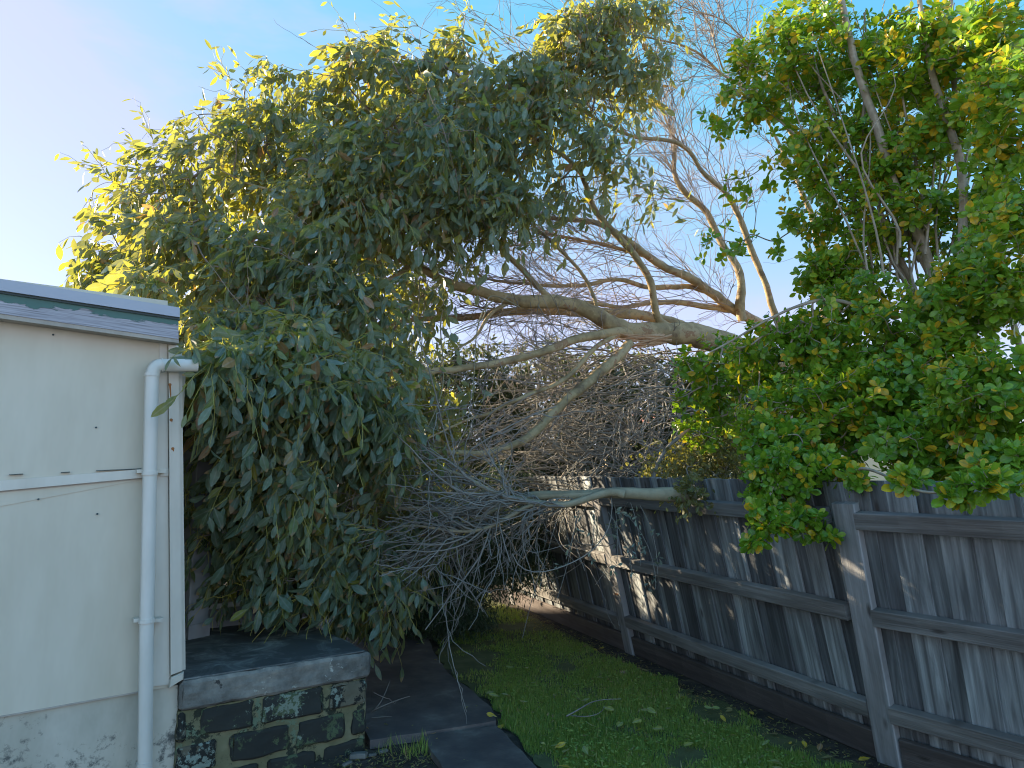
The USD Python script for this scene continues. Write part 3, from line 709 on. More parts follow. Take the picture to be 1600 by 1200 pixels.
# mortar core, then blocks on the front and right faces, 8 mm proud
core = frame_box(pl + vv_ * 0.022, uu_ * (PW - 0.022), vv_ * (depth - 0.03), np.array([0, 0, SZ - st - 0.002]))
mc = trimesh.Trimesh(*core).subdivide_to_size(0.05)
mc.vertices = mc.vertices + (meshkit.fbm(mc.vertices * 20, 3, 9)[:, None] - 0.5) * 0.012 * mc.vertex_normals
put('mortar', mc, M['mortar'], porch, smooth=35)
bh = (SZ - st) / 2.45
for k in range(3):
    z1 = SZ - st - 0.006 - k * bh
    z0 = max(z1 - bh + 0.03, -0.05)
    # front: block joints along the face measured from the right corner
    cuts = {0: [0.0, 0.27, 0.66, 0.98, 1.3], 1: [0.0, 0.13, 0.46, 0.82, 1.1], 2: [0.0, 0.3, 0.62, 0.95, 1.3]}[k]
    cuts = [min(c, PW) for c in cuts]
    for i in range(len(cuts) - 1):
        a0, a1 = cuts[i], cuts[i + 1]
        if a1 - a0 < 0.05:
            continue
        o = porch_c - a1 * uu_ + np.array([0, 0, z0]) + uu_ * (0.025 if i < len(cuts) - 2 else 0)
        m_ = M['block_moss'] if (i == 0 and k == 0) or a1 >= PW - 0.02 else M['block_black']
        put('block', rough_box(o + vv_ * 0.004, uu_ * (a1 - a0 - 0.05), vv_ * 0.16, np.array([0, 0, z1 - z0]), 0.02, 20 + k * 7 + i, 0.05, 0.012), m_, porch, smooth=35)
    for i in range(4):
        a0 = 0.19 + i * 0.38 - (0.15 if k % 2 else 0)
        if a0 + 0.36 > depth:
            continue
        o = porch_c - uu_ * 0.15 + vv_ * a0 + np.array([0, 0, z0])
        put('block', rough_box(o, uu_ * 0.146, vv_ * 0.35, np.array([0, 0, z1 - z0]), 0.006, 60 + k * 7 + i, 0.06, 0.012), M['block_black'], porch, smooth=35)

# dark sheet pier and low sill behind the porch
pb = left_end + vv_ * 1.0 - uu_ * 0.0
pier_l, pier_r = G(293, 1000, SZ), G(325, 993, SZ)
pu = unit(pier_r - pier_l)
pn = np.array([-pu[1], pu[0], 0])
pier = frame_box(pier_l, pu * np.linalg.norm(pier_r - pier_l), pn * 0.22, np.array([0, 0, 1.75]), 0.006)
put('porch_pier', pier, M['cement'], house, label='dark cement sheet pier at the back of the porch')
put('porch_pier_skirting', frame_box(pier_l - pn * 0.012 - pu * 0.004, pu * (np.linalg.norm(pier_r - pier_l) + 0.008), pn * 0.01, np.array([0, 0, 0.09])), M['cement'], house)
wl = G(327, 1000, SZ) + vv_ * 0.35
put('porch_parapet', frame_box(wl, uu_ * 0.9, vv_ * 0.12, np.array([0, 0, 0.13])), M['cement'], house)
put('porch_sill', frame_box(wl - vv_ * 0.03 + np.array([0, 0, 0.133]), uu_ * 0.9, vv_ * 0.18, np.array([0, 0, 0.035]), 0.006), M['trim_paint'], house)
for i in range(7):
    o = wl + uu_ * (0.05 + i * 0.11) + vv_ * 0.05 + np.array([0, 0, 0.168])
    put('balustrade_bar', frame_box(o, uu_ * 0.014, vv_ * 0.014, np.array([0, 0, 0.7])), M['dark_metal'], house)

# ------------------------------------------------------------------ paling fence
fence = thing('paling_fence', 'leaning weathered grey timber paling fence along the right side', 'fence', (pA[0], pA[1], 0))
LEAN = math.radians(13)
yard = {}
nail_r = np.random.default_rng(5)


def bay_frame(a, b):
    d = unit(b - a)
    n = np.array([-d[1], d[0]])
    if n @ (np.array([0.0, 5.0]) - a) < 0:
        n = -n
    d3, n3 = np.array([*d, 0]), np.array([*n, 0])
    up = np.array([0, 0, 1]) * math.cos(LEAN) + n3 * math.sin(LEAN)
    out = n3 * math.cos(LEAN) - np.array([0, 0, 1]) * math.sin(LEAN)
    return np.array([*a, 0]), d3, up, out


def plank(o, along, wide, thick, name, m, ident, warp=0.0, ch=0.004, n=8):
    """A sawn board from o: along (long axis), wide, thick are vectors; loc attr for the grain."""
    L, Wd, Th = (np.linalg.norm(x) for x in (along, wide, thick))
    a, w, t = along / L, wide / Wd, thick / Th
    r = np.random.default_rng(int(ident * 13) + 3)
    ts = np.linspace(0, 1, n)
    off = np.cumsum(r.normal(0, 1, n)) * warp * 0.3
    off -= np.linspace(off[0], off[-1], n)
    prof = [(0, ch), (ch, 0), (Wd - ch, 0), (Wd, ch), (Wd, Th - ch), (Wd - ch, Th), (ch, Th), (0, Th - ch)]
    V, loc = [], []
    for i, q in enumerate(ts):
        for x, y in prof:
            V.append(o + a * L * q + w * x + t * (y + off[i]))
            loc.append((x + ident * 0.37, L * q + ident * 1.9, ident))
    F = []
    for i in range(n - 1):
        for j in range(8):
            A, B = i * 8 + j, i * 8 + (j + 1) % 8
            F += [[A, B, B + 8], [A, B + 8, A + 8]]
    for j in range(1, 7):
        F += [[0, j + 1, j], [(n - 1) * 8, (n - 1) * 8 + j, (n - 1) * 8 + j + 1]]
    V = np.array(V)
    c = np.cross(w, t)
    if c @ a < 0:
        F = [[x, z, y] for x, y, z in F]
    return put(name, (V, np.array(F)), m, fence, smooth=30, attr={'loc': np.array(loc)})


ident = 1
bays = [(pA, pD, 2.75, 1), (pB, pA, None, 2), (pC, pB, None, 3)]
for a, b, _, k in bays:
    o, d, up, out = bay_frame(a, b)
    L = np.linalg.norm(b - a)
    r = np.random.default_rng(40 + k)
    # palings, lapped, behind the rails
    step = 0.118
    n = int(L / step) + 1
    for i in range(n):
        lap = (i % 2) * 0.0148 + r.uniform(0, 0.002)
        s0 = -0.02 + i * step + r.uniform(-0.006, 0.006)
        wdt = 0.146 + r.uniform(-0.008, 0.008)
        top = 1.615 + r.uniform(-0.006, 0.006)
        tilt = r.uniform(-0.004, 0.004)
        base = o + d * s0 + up * 0.14 - out * (0.075 + lap)
        plank(base, up * (top - 0.14) + d * tilt, d * wdt, out * 0.014, 'paling', M['paling'] if r.random() < 0.62 else M['paling_dark'], ident, warp=0.004, ch=0.002, n=5)
        ident += 1
    for h in (0.30, 0.86, 1.41):
        plank(o + d * 0.05 + up * (h - 0.048 + r.uniform(-0.01, 0.01)) - out * 0.055, d * (L - 0.12) + up * r.uniform(-0.01, 0.01), up * 0.096, out * 0.058, 'rail', M['rail_wood'], ident, warp=0.006, ch=0.005, n=12)
        ident += 1
    plank(o + d * 0.07 + up * 0.0 - out * 0.05, d * (L - 0.13), up * 0.165, out * 0.034, 'plinth_board', M['plinth_wood'], ident, warp=0.004, ch=0.004, n=8)
    ident += 1
    plank(o + d * 0.07 - up * 0.02 - out * 0.088, d * (L - 0.13), up * 0.15, out * 0.025, 'plinth_board', M['plinth_wood'], ident, warp=0.003, ch=0.003, n=6)
    ident += 1
for p, q, hh in ((pA, pD, 1.50), (pB, pA, 1.52), (pC, pB, 1.55)):
    o, d, up, out = bay_frame(p, q)
    plank(o - d * 0.075 - up * 0.15 - out * 0.062, up * (hh + 0.15), d * 0.135, out * 0.062 - out * 0.004, 'post', M['post_wood'], ident, warp=0.004, ch=0.006, n=14)
    ident += 1
# rusty bolt on the second post
o, d, up, out = bay_frame(pB, pA)
for i, dx in enumerate((-0.01, 0.02)):
    s = trimesh.creation.icosphere(1, 0.009)
    s.apply_translation(o + d * dx + up * 0.55 - out * 0.002)
    put('bolt', s, M['rust'], fence)

# ------------------------------------------------------------------ branching foliage generator
def ellipsoid_points(blobs, seed, shell=0.45):
    """blobs: (px, py, Y, rx px, ry px, rY m, n). Points spread through each blob, towards its skin."""
    r = np.random.default_rng(seed)
    out = []
    for px, py, Y, rx, ry, rY, n in blobs:
        v = unit(r.normal(size=(n, 3)))
        rad = (shell + (1 - shell) * r.random(n)) ** 0.8
        v = v * rad[:, None]
        c = P(px, py, Y)
        s = Y / FPX
        out.append(c + v * np.array([rx * s, rY, ry * s]))
    return np.concatenate(out)


def grow(limbs, targets, root, k=7, seed=0, droop=0.05, r0=0.0032, rk=0.0017, flow=0.7, maxr=0.016):
    """Joins every target to the nearest suitable point of the limbs or of the twigs already grown.
    Returns paths (M,k,3), radii (M,k), end directions (M,3)."""
    r = np.random.default_rng(seed)
    nodes = np.concatenate([l for l in limbs])
    tang = np.concatenate([unit(np.gradient(l, axis=0)) for l in limbs])
    owner = np.full(len(nodes), -1)
    dist = np.min(np.linalg.norm(targets[:, None, :] - nodes[None, ::4, :], axis=2), axis=1)
    order = np.argsort(dist)
    M_ = len(targets)
    paths, ends, parents = np.zeros((M_, k, 3)), np.zeros((M_, 3)), np.full(M_, -1)
    cap = len(nodes) + M_ * 4
    N_, T_, O_ = np.zeros((cap, 3)), np.zeros((cap, 3)), np.full(cap, -1)
    n = len(nodes)
    N_[:n], T_[:n], O_[:n] = nodes, tang, owner
    tt = np.linspace(0, 1, k)[:, None]
    for q in order:
        p = targets[q]
        dv = p - N_[:n]
        L = np.linalg.norm(dv, axis=1)
        cosv = np.einsum('ij,ij->i', dv, T_[:n]) / np.maximum(L, 1e-6)
        cost = L * (1 + flow * (1 - cosv))
        b = int(np.argmin(cost))
        s, tg, ll = N_[b], T_[b], max(L[b], 1e-4)
        c1 = s + tg * ll * 0.35 + r.normal(0, 0.05 * ll, 3)
        c2 = p - unit(p - s) * ll * 0.3 + np.array([0, 0, droop * ll]) + r.normal(0, 0.07 * ll, 3)
        pa = (1 - tt) ** 3 * s + 3 * tt * (1 - tt) ** 2 * c1 + 3 * tt ** 2 * (1 - tt) * c2 + tt ** 3 * p
        paths[q] = pa
        ends[q] = unit(pa[-1] - pa[-2])
        parents[q] = O_[b]
        new = pa[[k // 3, k // 2, 2 * k // 3, k - 1]]
        N_[n:n + 4], T_[n:n + 4], O_[n:n + 4] = new, unit(np.array([pa[k // 3 + 1] - pa[k // 3 - 1], pa[k // 2 + 1] - pa[k // 2 - 1], pa[2 * k // 3 + 1] - pa[2 * k // 3 - 1], pa[-1] - pa[-2]])), q
        n += 4
    load = np.ones(M_)
    for q in order[::-1]:
        if parents[q] >= 0:
            load[parents[q]] += load[q]
    rad = np.minimum(maxr, r0 + rk * np.sqrt(load - 1) * 1.0)
    own = rad[:, None] * np.linspace(1.0, 0.75, k)[None]
    return paths, own, ends


def sprays(pts, ends, n_sub, n_leaf, len_sub, seed, down, out_w, tpl, L, Wr, tone_fn, leaf_down=0.7, k=6, sub_r=0.0023, bend=(0.0, 0.35), wind=None):
    """Hanging shoots with alternate leaves at each point. Returns (leaf block, shoot tubes)."""
    r = np.random.default_rng(seed)
    M_ = len(pts)
    S = M_ * n_sub
    base = np.repeat(pts, n_sub, 0)
    d = np.repeat(ends, n_sub, 0) * out_w + r.normal(0, 0.75, (S, 3)) + np.array([0, 0, -0.15])
    if wind is not None:
        d = d + wind
    d = unit(d)
    ll = r.uniform(len_sub[0], len_sub[1], S)
    t = np.linspace(0, 1, k)
    pth = base[:, None] + d[:, None] * (ll[:, None] * t)[..., None] + np.array([0, 0, -1.0]) * (down * ll[:, None] * t ** 2)[..., None]
    pth[:, 1:] += r.normal(0, 0.012, (S, k - 1, 3))
    rad = np.linspace(sub_r * 1.5, sub_r * 0.6, k)[None] * np.ones((S, 1))
    tb = tubes(pth, rad, 3)
    N = S * n_leaf
    u = np.tile(np.linspace(0.22, 1.0, n_leaf), S) + r.normal(0, 0.03, N)
    u = np.clip(u, 0.05, 1.0)
    idx = np.repeat(np.arange(S), n_leaf)
    x = u * (k - 1)
    i0 = np.minimum(x.astype(int), k - 2)
    fr = (x - i0)[:, None]
    b = pth[idx, i0] * (1 - fr) + pth[idx, i0 + 1] * fr
    tg = unit(pth[idx, i0 + 1] - pth[idx, i0])
    ld = tg * 0.5 + np.array([0, 0, -leaf_down]) + r.normal(0, 0.42, (N, 3))
    if wind is not None:
        ld = ld + wind * 0.6
    ld = unit(ld)
    nr = unit(r.normal(0, 1, (N, 3)) * np.array([1, 1, 0.5]))
    ln = (L[0] + (L[1] - L[0]) * r.beta(1.6, 2.2, N)) * np.repeat(r.uniform(0.75, 1.2, M_), n_sub * n_leaf)
    wd = ln * r.uniform(Wr[0], Wr[1], N)
    return leaves(tpl, b, ld, nr, ln, wd, r.uniform(bend[0], bend[1], N), tone_fn(r, N, b)), tb


# ------------------------------------------------------------------ the fallen gum tree
root_g = np.array([4.9, 9.6, 0.0])
gum = thing('fallen_gum_tree', 'fallen gum tree lying over the fence with its blue grey crown on the porch', 'tree', root_g)
rows = {
    'trunk': [[(1420, 640, 9.2, .19), (1300, 590, 8.7, .17), (1210, 562, 8.2, .155), (1154, 546, 7.8, .145), (1104, 529, 7.5, .135), (1042, 521, 7.25, .122), (992, 517, 7.05, .105), (950, 504, 6.9, .09), (904, 479, 6.75, .078), (858, 471, 6.6, .068), (800, 469, 6.45, .06), (758, 458, 6.35, .054), (717, 448, 6.25, .048), (675, 431, 6.15, .04), (633, 412, 6.05, .032), (592, 388, 5.95, .026), (540, 350, 5.85, .02), (480, 315, 5.8, .016), (400, 290, 5.8, .012), (340, 262, 5.8, .008)]],
    'branch': [
        [(1070, 512, 7.45, .075), (988, 492, 7.4, .07), (904, 487, 7.3, .06), (800, 487, 7.1, .05), (717, 495, 6.9, .042), (640, 500, 6.7, .03), (560, 520, 6.4, .02), (470, 520, 6.1, .012)],
        [(985, 522, 7.0, .055), (958, 519, 6.85, .052), (912, 529, 6.6, .045), (862, 542, 6.4, .042), (808, 560, 6.2, .038), (750, 571, 6.0, .034), (683, 579, 5.8, .03), (620, 577, 5.6, .024), (575, 575, 5.45, .02), (500, 560, 5.3, .013), (430, 548, 5.2, .008)],
        [(683, 579, 5.8, .024), (633, 596, 5.65, .022), (583, 625, 5.5, .02), (550, 658, 5.4, .017), (500, 700, 5.3, .012), (440, 740, 5.2, .007)],
        [(983, 537, 6.85, .055), (925, 592, 6.5, .05), (867, 642, 6.25, .046), (817, 687, 6.0, .04), (783, 702, 5.9, .032), (725, 710, 5.7, .026), (675, 708, 5.55, .02), (610, 720, 5.4, .013), (540, 740, 5.3, .008)],
        [(965, 524, 6.85, .028), (917, 558, 6.6, .026), (875, 596, 6.4, .024), (825, 617, 6.2, .02), (775, 642, 6.0, .016), (720, 660, 5.8, .012), (660, 690, 5.6, .008)],
        [(1046, 512, 7.25, .045), (1025, 483, 7.1, .042), (1017, 442, 7.0, .04), (992, 400, 6.9, .038), (964, 367, 6.8, .036), (926, 319, 6.7, .032), (907, 270, 6.6, .026), (862, 232, 6.5, .02), (800, 190, 6.4, .013), (740, 130, 6.3, .008)],
        [(933, 487, 6.85, .026), (921, 446, 6.8, .024), (904, 421, 6.75, .022), (858, 375, 6.6, .018), (810, 330, 6.5, .012), (760, 280, 6.4, .008)],
        [(858, 465, 6.6, .04), (817, 425, 6.5, .036), (783, 392, 6.4, .03), (740, 350, 6.3, .022), (690, 300, 6.2, .015), (640, 240, 6.2, .009)],
        [(1290, 560, 8.8, .09), (1196, 512, 8.3, .08), (1133, 475, 8.0, .072), (1071, 433, 7.7, .062), (1029, 412, 7.5, .056), (987, 383, 7.3, .048), (946, 354, 7.1, .04), (890, 345, 6.9, .03), (820, 330, 6.7, .022), (740, 270, 6.5, .014)],
        [(1140, 485, 8.1, .045), (1092, 475, 7.9, .042), (1029, 473, 7.7, .036), (980, 478, 7.5, .03), (900, 470, 7.2, .022), (820, 480, 7.0, .015), (720, 470, 6.8, .01)],
        [(1100, 455, 7.9, .04), (1067, 448, 7.8, .038), (1008, 448, 7.6, .034), (967, 437, 7.45, .03), (925, 444, 7.3, .027), (850, 446, 7.05, .022), (780, 440, 6.8, .016), (700, 400, 6.5, .01)],
        [(1060, 430, 7.7, .035), (1020, 405, 7.5, .032), (960, 385, 7.35, .026), (900, 375, 7.2, .02), (830, 360, 7.0, .013)],
        [(1160, 500, 8.0, .07), (1157, 446, 7.9, .062), (1151, 412, 7.85, .056), (1125, 375, 7.8, .05), (1099, 326, 7.7, .045), (1065, 296, 7.6, .038), (1052, 270, 7.55, .033), (1054, 225, 7.5, .025), (1040, 190, 7.5, .014), (1045, 140, 7.5, .008)],
        [(1230, 530, 8.2, .055), (1192, 439, 8.0, .048), (1162, 360, 7.8, .042), (1136, 307, 7.6, .036), (1095, 262, 7.4, .032), (1080, 240, 7.3, .03), (1050, 221, 7.2, .026), (1000, 215, 7.0, .022), (930, 185, 6.8, .017), (880, 150, 6.7, .011), (850, 100, 6.7, .007)],
        [(1300, 330, 8.3, .03), (1240, 215, 8.0, .028), (1190, 150, 7.8, .024), (1125, 112, 7.6, .022), (1102, 90, 7.5, .019), (1050, 67, 7.3, .014), (990, 55, 7.1, .009)],
        [(1131, 111, 7.6, .014), (1117, 67, 7.5, .012), (1106, 34, 7.5, .01), (1080, 5, 7.4, .007), (1060, -30, 7.4, .005)],
        [(1200, 165, 7.8, .016), (1174, 75, 7.7, .013), (1150, 50, 7.6, .011), (1125, 30, 7.5, .009), (1080, 15, 7.4, .006), (1040, -10, 7.3, .004)],
        [(1320, 700, 8.4, .06), (1287, 460, 7.9, .048), (1282, 409, 7.8, .044), (1267, 337, 7.7, .04), (1252, 296, 7.6, .034), (1230, 247, 7.5, .026), (1200, 190, 7.4, .017), (1175, 120, 7.3, .009)],
        [(800, 469, 6.45, .022), (775, 485, 6.35, .02), (760, 500, 6.2, .016), (740, 530, 6.1, .013), (715, 545, 6.0, .01), (690, 600, 5.9, .007)],
        [(640, 415, 6.05, .03), (590, 375, 6.1, .022), (520, 385, 6.0, .018), (450, 375, 5.9, .012), (380, 370, 5.7, .008)],
        [(640, 415, 6.05, .025), (585, 450, 5.8, .02), (520, 470, 5.6, .014), (440, 480, 5.4, .009), (380, 500, 5.2, .006)],
        [(583, 625, 5.5, .014), (520, 640, 5.3, .012), (450, 640, 5.15, .009), (390, 640, 5.0, .006)],
        [(540, 740, 5.3, .013), (480, 800, 5.2, .011), (430, 860, 5.05, .009), (400, 920, 4.95, .006)],
        [(610, 720, 5.45, .014), (570, 800, 5.35, .012), (530, 870, 5.2, .009), (480, 930, 5.05, .006)],
    ],
}
gum_lines = []
torn = {3: 'torn limb hanging from a raw split below the trunk'}
for name, lst in rows.items():
    for i, c in enumerate(lst):
        mesh_, line, rad_ = limb(c, 100 + i + (50 if name == 'trunk' else 0), sides=14 if name == 'trunk' else 9, wig=0.028, thick=0.9 if name == 'trunk' else 0.78 if 6 <= i <= 17 or i == 0 else 0.92)
        put(name, mesh_, M['gum_bark'], gum, smooth=60, label=torn.get(i) if name == 'branch' else None)
        gum_lines.append(line[len(line) // 3:] if name == 'trunk' else line)
# torn raw wood below the trunk, where limbs split away
cw = P(1000, 533, 6.98)
r_ = np.random.default_rng(8)
sp = []
for i in range(22):
    s = P(1030 + r_.uniform(-12, 20), 530 + r_.uniform(-8, 8), 7.02 + r_.uniform(-.05, .03))
    e = P(968 + r_.uniform(-10, 35), 532 + r_.uniform(-12, 16), 6.86 + r_.uniform(-.04, .04))
    sp.append(np.linspace(s, e, 4))
put('torn_wood', tubes(np.array(sp), np.linspace(0.013, 0.003, 4)[None] * np.ones((len(sp), 1)), 4), M['raw_wood'], gum, label='orange splintered wood under the trunk')

crown = [
    (215, 395, 5.7, 55, 50, .35, 30), (265, 300, 5.9, 60, 65, .5, 48), (370, 235, 6.1, 95, 75, .6, 58), (330, 390, 5.6, 110, 85, .6, 62),
    (480, 180, 6.3, 95, 70, .6, 56), (600, 130, 6.4, 85, 70, .6, 50), (700, 115, 6.5, 70, 55, .5, 34), (560, 280, 6.0, 120, 100, .7, 84), (690, 240, 6.0, 105, 95, .7, 74),
    (790, 195, 6.2, 75, 85, .5, 46), (850, 125, 6.5, 70, 50, .4, 34), (930, 55, 6.7, 75, 50, .4, 42), (1010, 25, 6.9, 45, 35, .3, 12), (470, 420, 5.5, 110, 80, .6, 64),
    (370, 520, 5.0, 85, 50, .4, 50), (480, 545, 5.0, 85, 65, .45, 52), (575, 470, 5.6, 50, 60, .4, 18), (940, 225, 6.3, 45, 55, .3, 16), (770, 310, 6.0, 65, 45, .4, 26), (900, 280, 6.3, 45, 40, .3, 8),
    (390, 660, 5.1, 95, 100, .5, 66), (520, 650, 5.1, 65, 70, .4, 34), (600, 680, 5.25, 35, 50, .25, 10), (360, 800, 5.05, 70, 90, .4, 50), (470, 830, 5.1, 85, 85, .4, 52), (430, 930, 4.95, 90, 40, .28, 34), (535, 860, 5.2, 45, 70, .3, 16),
    (330, 930, 5.3, 40, 60, .3, 14), (320, 700, 5.2, 40, 120, .4, 26),
    (338, 552, 3.98, 30, 26, .08, 15), (292, 496, 3.76, 14, 16, .03, 6), (350, 560, 4.45, 40, 40, .2, 20), (240, 455, 4.5, 35, 12, .2, 12), (230, 450, 4.6, 40, 25, .25, 16), (420, 590, 4.5, 70, 60, .25, 34), (520, 590, 4.7, 60, 55, .25, 26), (610, 640, 5.0, 35, 70, .2, 16), (620, 560, 5.3, 35, 50, .2, 10),
    (440, 700, 4.7, 90, 90, .3, 40), (560, 330, 5.6, 110, 60, .3, 36), (700, 330, 5.8, 80, 50, .3, 22), (180, 430, 5.6, 40, 25, .3, 12), (560, 840, 5.1, 40, 60, .25, 12), (640, 700, 5.4, 35, 50, .2, 9), (600, 800, 5.3, 50, 50, .2, 8), (640, 470, 5.7, 60, 60, .3, 8), (590, 900, 5.2, 40, 50, .2, 8), (540, 960, 5.05, 50, 30, .2, 8), (860, 165, 6.4, 70, 60, .4, 34), (960, 130, 6.6, 55, 55, .4, 22), (890, 90, 6.6, 65, 45, .4, 24), (1010, 95, 6.8, 40, 35, .3, 9), (305, 478, 3.8, 14, 12, .03, 7), (600, 850, 5.7, 55, 80, .3, 24), (650, 790, 6.0, 45, 50, .3, 14), (590, 940, 5.6, 40, 30, .2, 9),
]
crown_back = [(450, 560, 7.0, 150, 110, .6, 90), (330, 440, 6.9, 110, 80, .6, 60), (600, 420, 7.2, 90, 90, .5, 40), (480, 300, 7.1, 130, 80, .6, 60), (430, 740, 6.6, 110, 100, .6, 80), (600, 640, 6.9, 60, 80, .4, 30), (640, 250, 7.0, 100, 80, .5, 44), (650, 745, 6.7, 80, 70, .4, 55), (570, 850, 6.2, 75, 65, .35, 40), (655, 650, 6.9, 60, 60, .35, 34), (450, 900, 6.2, 100, 70, .4, 50)]
tg_ = ellipsoid_points(crown + crown_back, 31)


def outside(p, pad=0.0):
    q = p - c0
    a, b = q @ uu_, q @ vv_
    inside_house = (a < 0.05 + pad) & (b > -0.05 - pad) & (p[..., 2] < 2.62 - 0.06 * np.minimum(0, a))
    q2 = p - porch_c
    a2, b2 = q2 @ uu_, q2 @ vv_
    in_porch = (a2 < 0.03) & (a2 > -PW - 0.1) & (b2 > -0.02) & (b2 < depth) & (p[..., 2] < SZ + 0.03)
    return ~(inside_house | in_porch | (p[..., 2] < 0.03))


tg_ = np.concatenate([tg_, P([612, 600, 640, 590, 735, 650, 596, 560], [705, 700, 650, 690, 625, 700, 610, 735], [5.5, 5.45, 5.6, 5.4, 5.85, 5.5, 5.4, 5.2])])
tg_ = tg_[outside(tg_, 0.05) & (tg_[:, 2] > 0.75)]
gap = meshkit.fbm(tg_ * np.array([1.7, 1.7, 2.1]), 2, 17)
tg_ = tg_[(gap > 0.45) | (np.random.default_rng(4).random(len(tg_)) < 0.55)]
pths, rads, ends = grow(gum_lines, tg_, root_g, seed=3)
put('twigs', tubes(pths, rads, 5), M['twig'], gum, smooth=True, kind='stuff')


def gum_tone(r, N, b):
    return np.clip(0.12 + 0.32 * r.random(N) + 0.30 * np.repeat(r.random(N // 7 + 1), 7)[:N] + 0.5 * (meshkit.noise(b * 1.6, 3) - 0.5) + np.where(r.random(N) < 0.10, 0.4, 0), 0, 1)


wind = np.array([-0.30, -0.10, 0.0])
blk, tb = sprays(tg_, ends, 5, 7, (0.16, 0.42), 41, 0.55, 0.7, GUM, (0.075, 0.165), (0.28, 0.44), gum_tone, leaf_down=0.62, wind=wind)
# long whippy shoots that break the outline
out_t = ellipsoid_points([(190, 330, 5.8, 40, 90, .3, 10), (280, 230, 6.0, 90, 40, .3, 10), (420, 150, 6.2, 90, 40, .3, 9), (600, 70, 6.4, 100, 40, .3, 9), (730, 55, 6.5, 60, 45, .3, 7), (1000, 300, 6.4, 40, 40, .2, 7)], 32, 0.6)
p2, r2, e2 = grow(gum_lines + [pths.reshape(-1, 3)[::3]], out_t, root_g, seed=5)
put('twigs', tubes(p2, r2 * 0.8, 4), M['twig'], gum, smooth=True, kind='stuff')
blk2, tb2 = sprays(out_t, e2, 3, 4, (0.15, 0.45), 43, 0.2, 0.9, GUM, (0.08, 0.14), (0.22, 0.34), gum_tone, leaf_down=0.3, wind=wind)
ok = outside(blk[0].reshape(-1, 3)).reshape(blk[0].shape[:2]).all(1)
blk = (blk[0][ok], blk[1][ok], blk[2][ok])
put_leaves(gum, [blk, blk2], M['gum_leaf'], 300)
put('leaf_stalks', cat_meshes([tb, tb2]), M['green_twig'], gum, smooth=True, kind='stuff')


# long bare twigs hanging from the limbs
hang = []
for c in ([(655, 440, 5.95), (652, 500, 5.8), (640, 560, 5.7), (622, 620, 5.6), (612, 700, 5.5)], [(668, 445, 5.95), (660, 520, 5.8), (655, 580, 5.7), (640, 640, 5.6)], [(625, 470, 5.7), (622, 540, 5.6), (606, 590, 5.5), (600, 650, 5.45), (590, 700, 5.4)],
          [(770, 470, 6.2), (745, 520, 6.0), (742, 560, 5.95), (735, 620, 5.85)], [(700, 470, 6.0), (690, 540, 5.8), (692, 600, 5.75), (672, 660, 5.6), (650, 700, 5.5)], [(812, 480, 6.3), (760, 476, 6.1), (752, 500, 6.0), (720, 515, 5.95), (700, 545, 5.9)],
          [(590, 400, 5.8), (600, 470, 5.6), (590, 540, 5.45), (596, 600, 5.4)], [(560, 520, 5.4), (565, 600, 5.3), (555, 660, 5.25), (560, 730, 5.2)]):
    hang.append(spline(np.array([P(*q) for q in c]), 24))
put('twigs', tubes(np.array(hang), np.linspace(0.0075, 0.0035, 24)[None] * np.ones((len(hang), 1)), 6), M['grey_bark'], gum, smooth=True)


# bare fine twigs spreading from the limbs
def fan(starts, dirs, lens, seed, k=8, curl=0.25, forks=3, r0=0.004, sag=0.15, spread=0.35):
    """Forking bare twigs. Returns tubes."""
    r = np.random.default_rng(seed)
    out_p, out_r = [], []
    st_, di, le, ra = np.asarray(starts, float), unit(dirs), np.asarray(lens, float), np.full(len(starts), r0)
    for g in range(forks):
        n = len(st_)
        t = np.linspace(0, 1, k)
        c = r.normal(0, curl, (n, 3))
        c2 = r.normal(0, curl * 0.6, (n, 3))
        pth = st_[:, None] + di[:, None] * (le[:, None] * t)[..., None] + c[:, None] * (le[:, None] * t ** 2)[..., None] + c2[:, None] * (le[:, None] * np.sin(t * 5.0) * 0.25)[..., None] + np.array([0, 0, -sag]) * (le[:, None] * t ** 2)[..., None]
        pth[:, 1:] += r.normal(0, 0.006, (n, k - 1, 3))
        out_p.append(pth); out_r.append(ra[:, None] * np.linspace(1, 0.55, k)[None])
        m = 3 if g == 0 else 2
        ii = np.repeat(np.arange(n), m)
        pos = r.integers(k // 3, k - 1, len(ii))
        tg2 = unit(pth[ii, pos + 0] - pth[ii, pos - 1])
        st_ = pth[ii, pos]
        di = unit(tg2 + r.normal(0, spread, (len(ii), 3)))
        le = le[ii] * r.uniform(0.45, 0.8, len(ii))
        ra = ra[ii] * 0.62
    Pq, Rq = np.concatenate(out_p), np.maximum(np.concatenate(out_r), 0.0011)
    keep = ~((Pq[..., 0] < -0.9) & (Pq[..., 1] < 4.7 + 0 * Pq[..., 1])).any(1) & outside(Pq.reshape(-1, 3)).reshape(Pq.shape[:2]).all(1)
    return tubes(Pq[keep], Rq[keep], 4), Pq[keep]


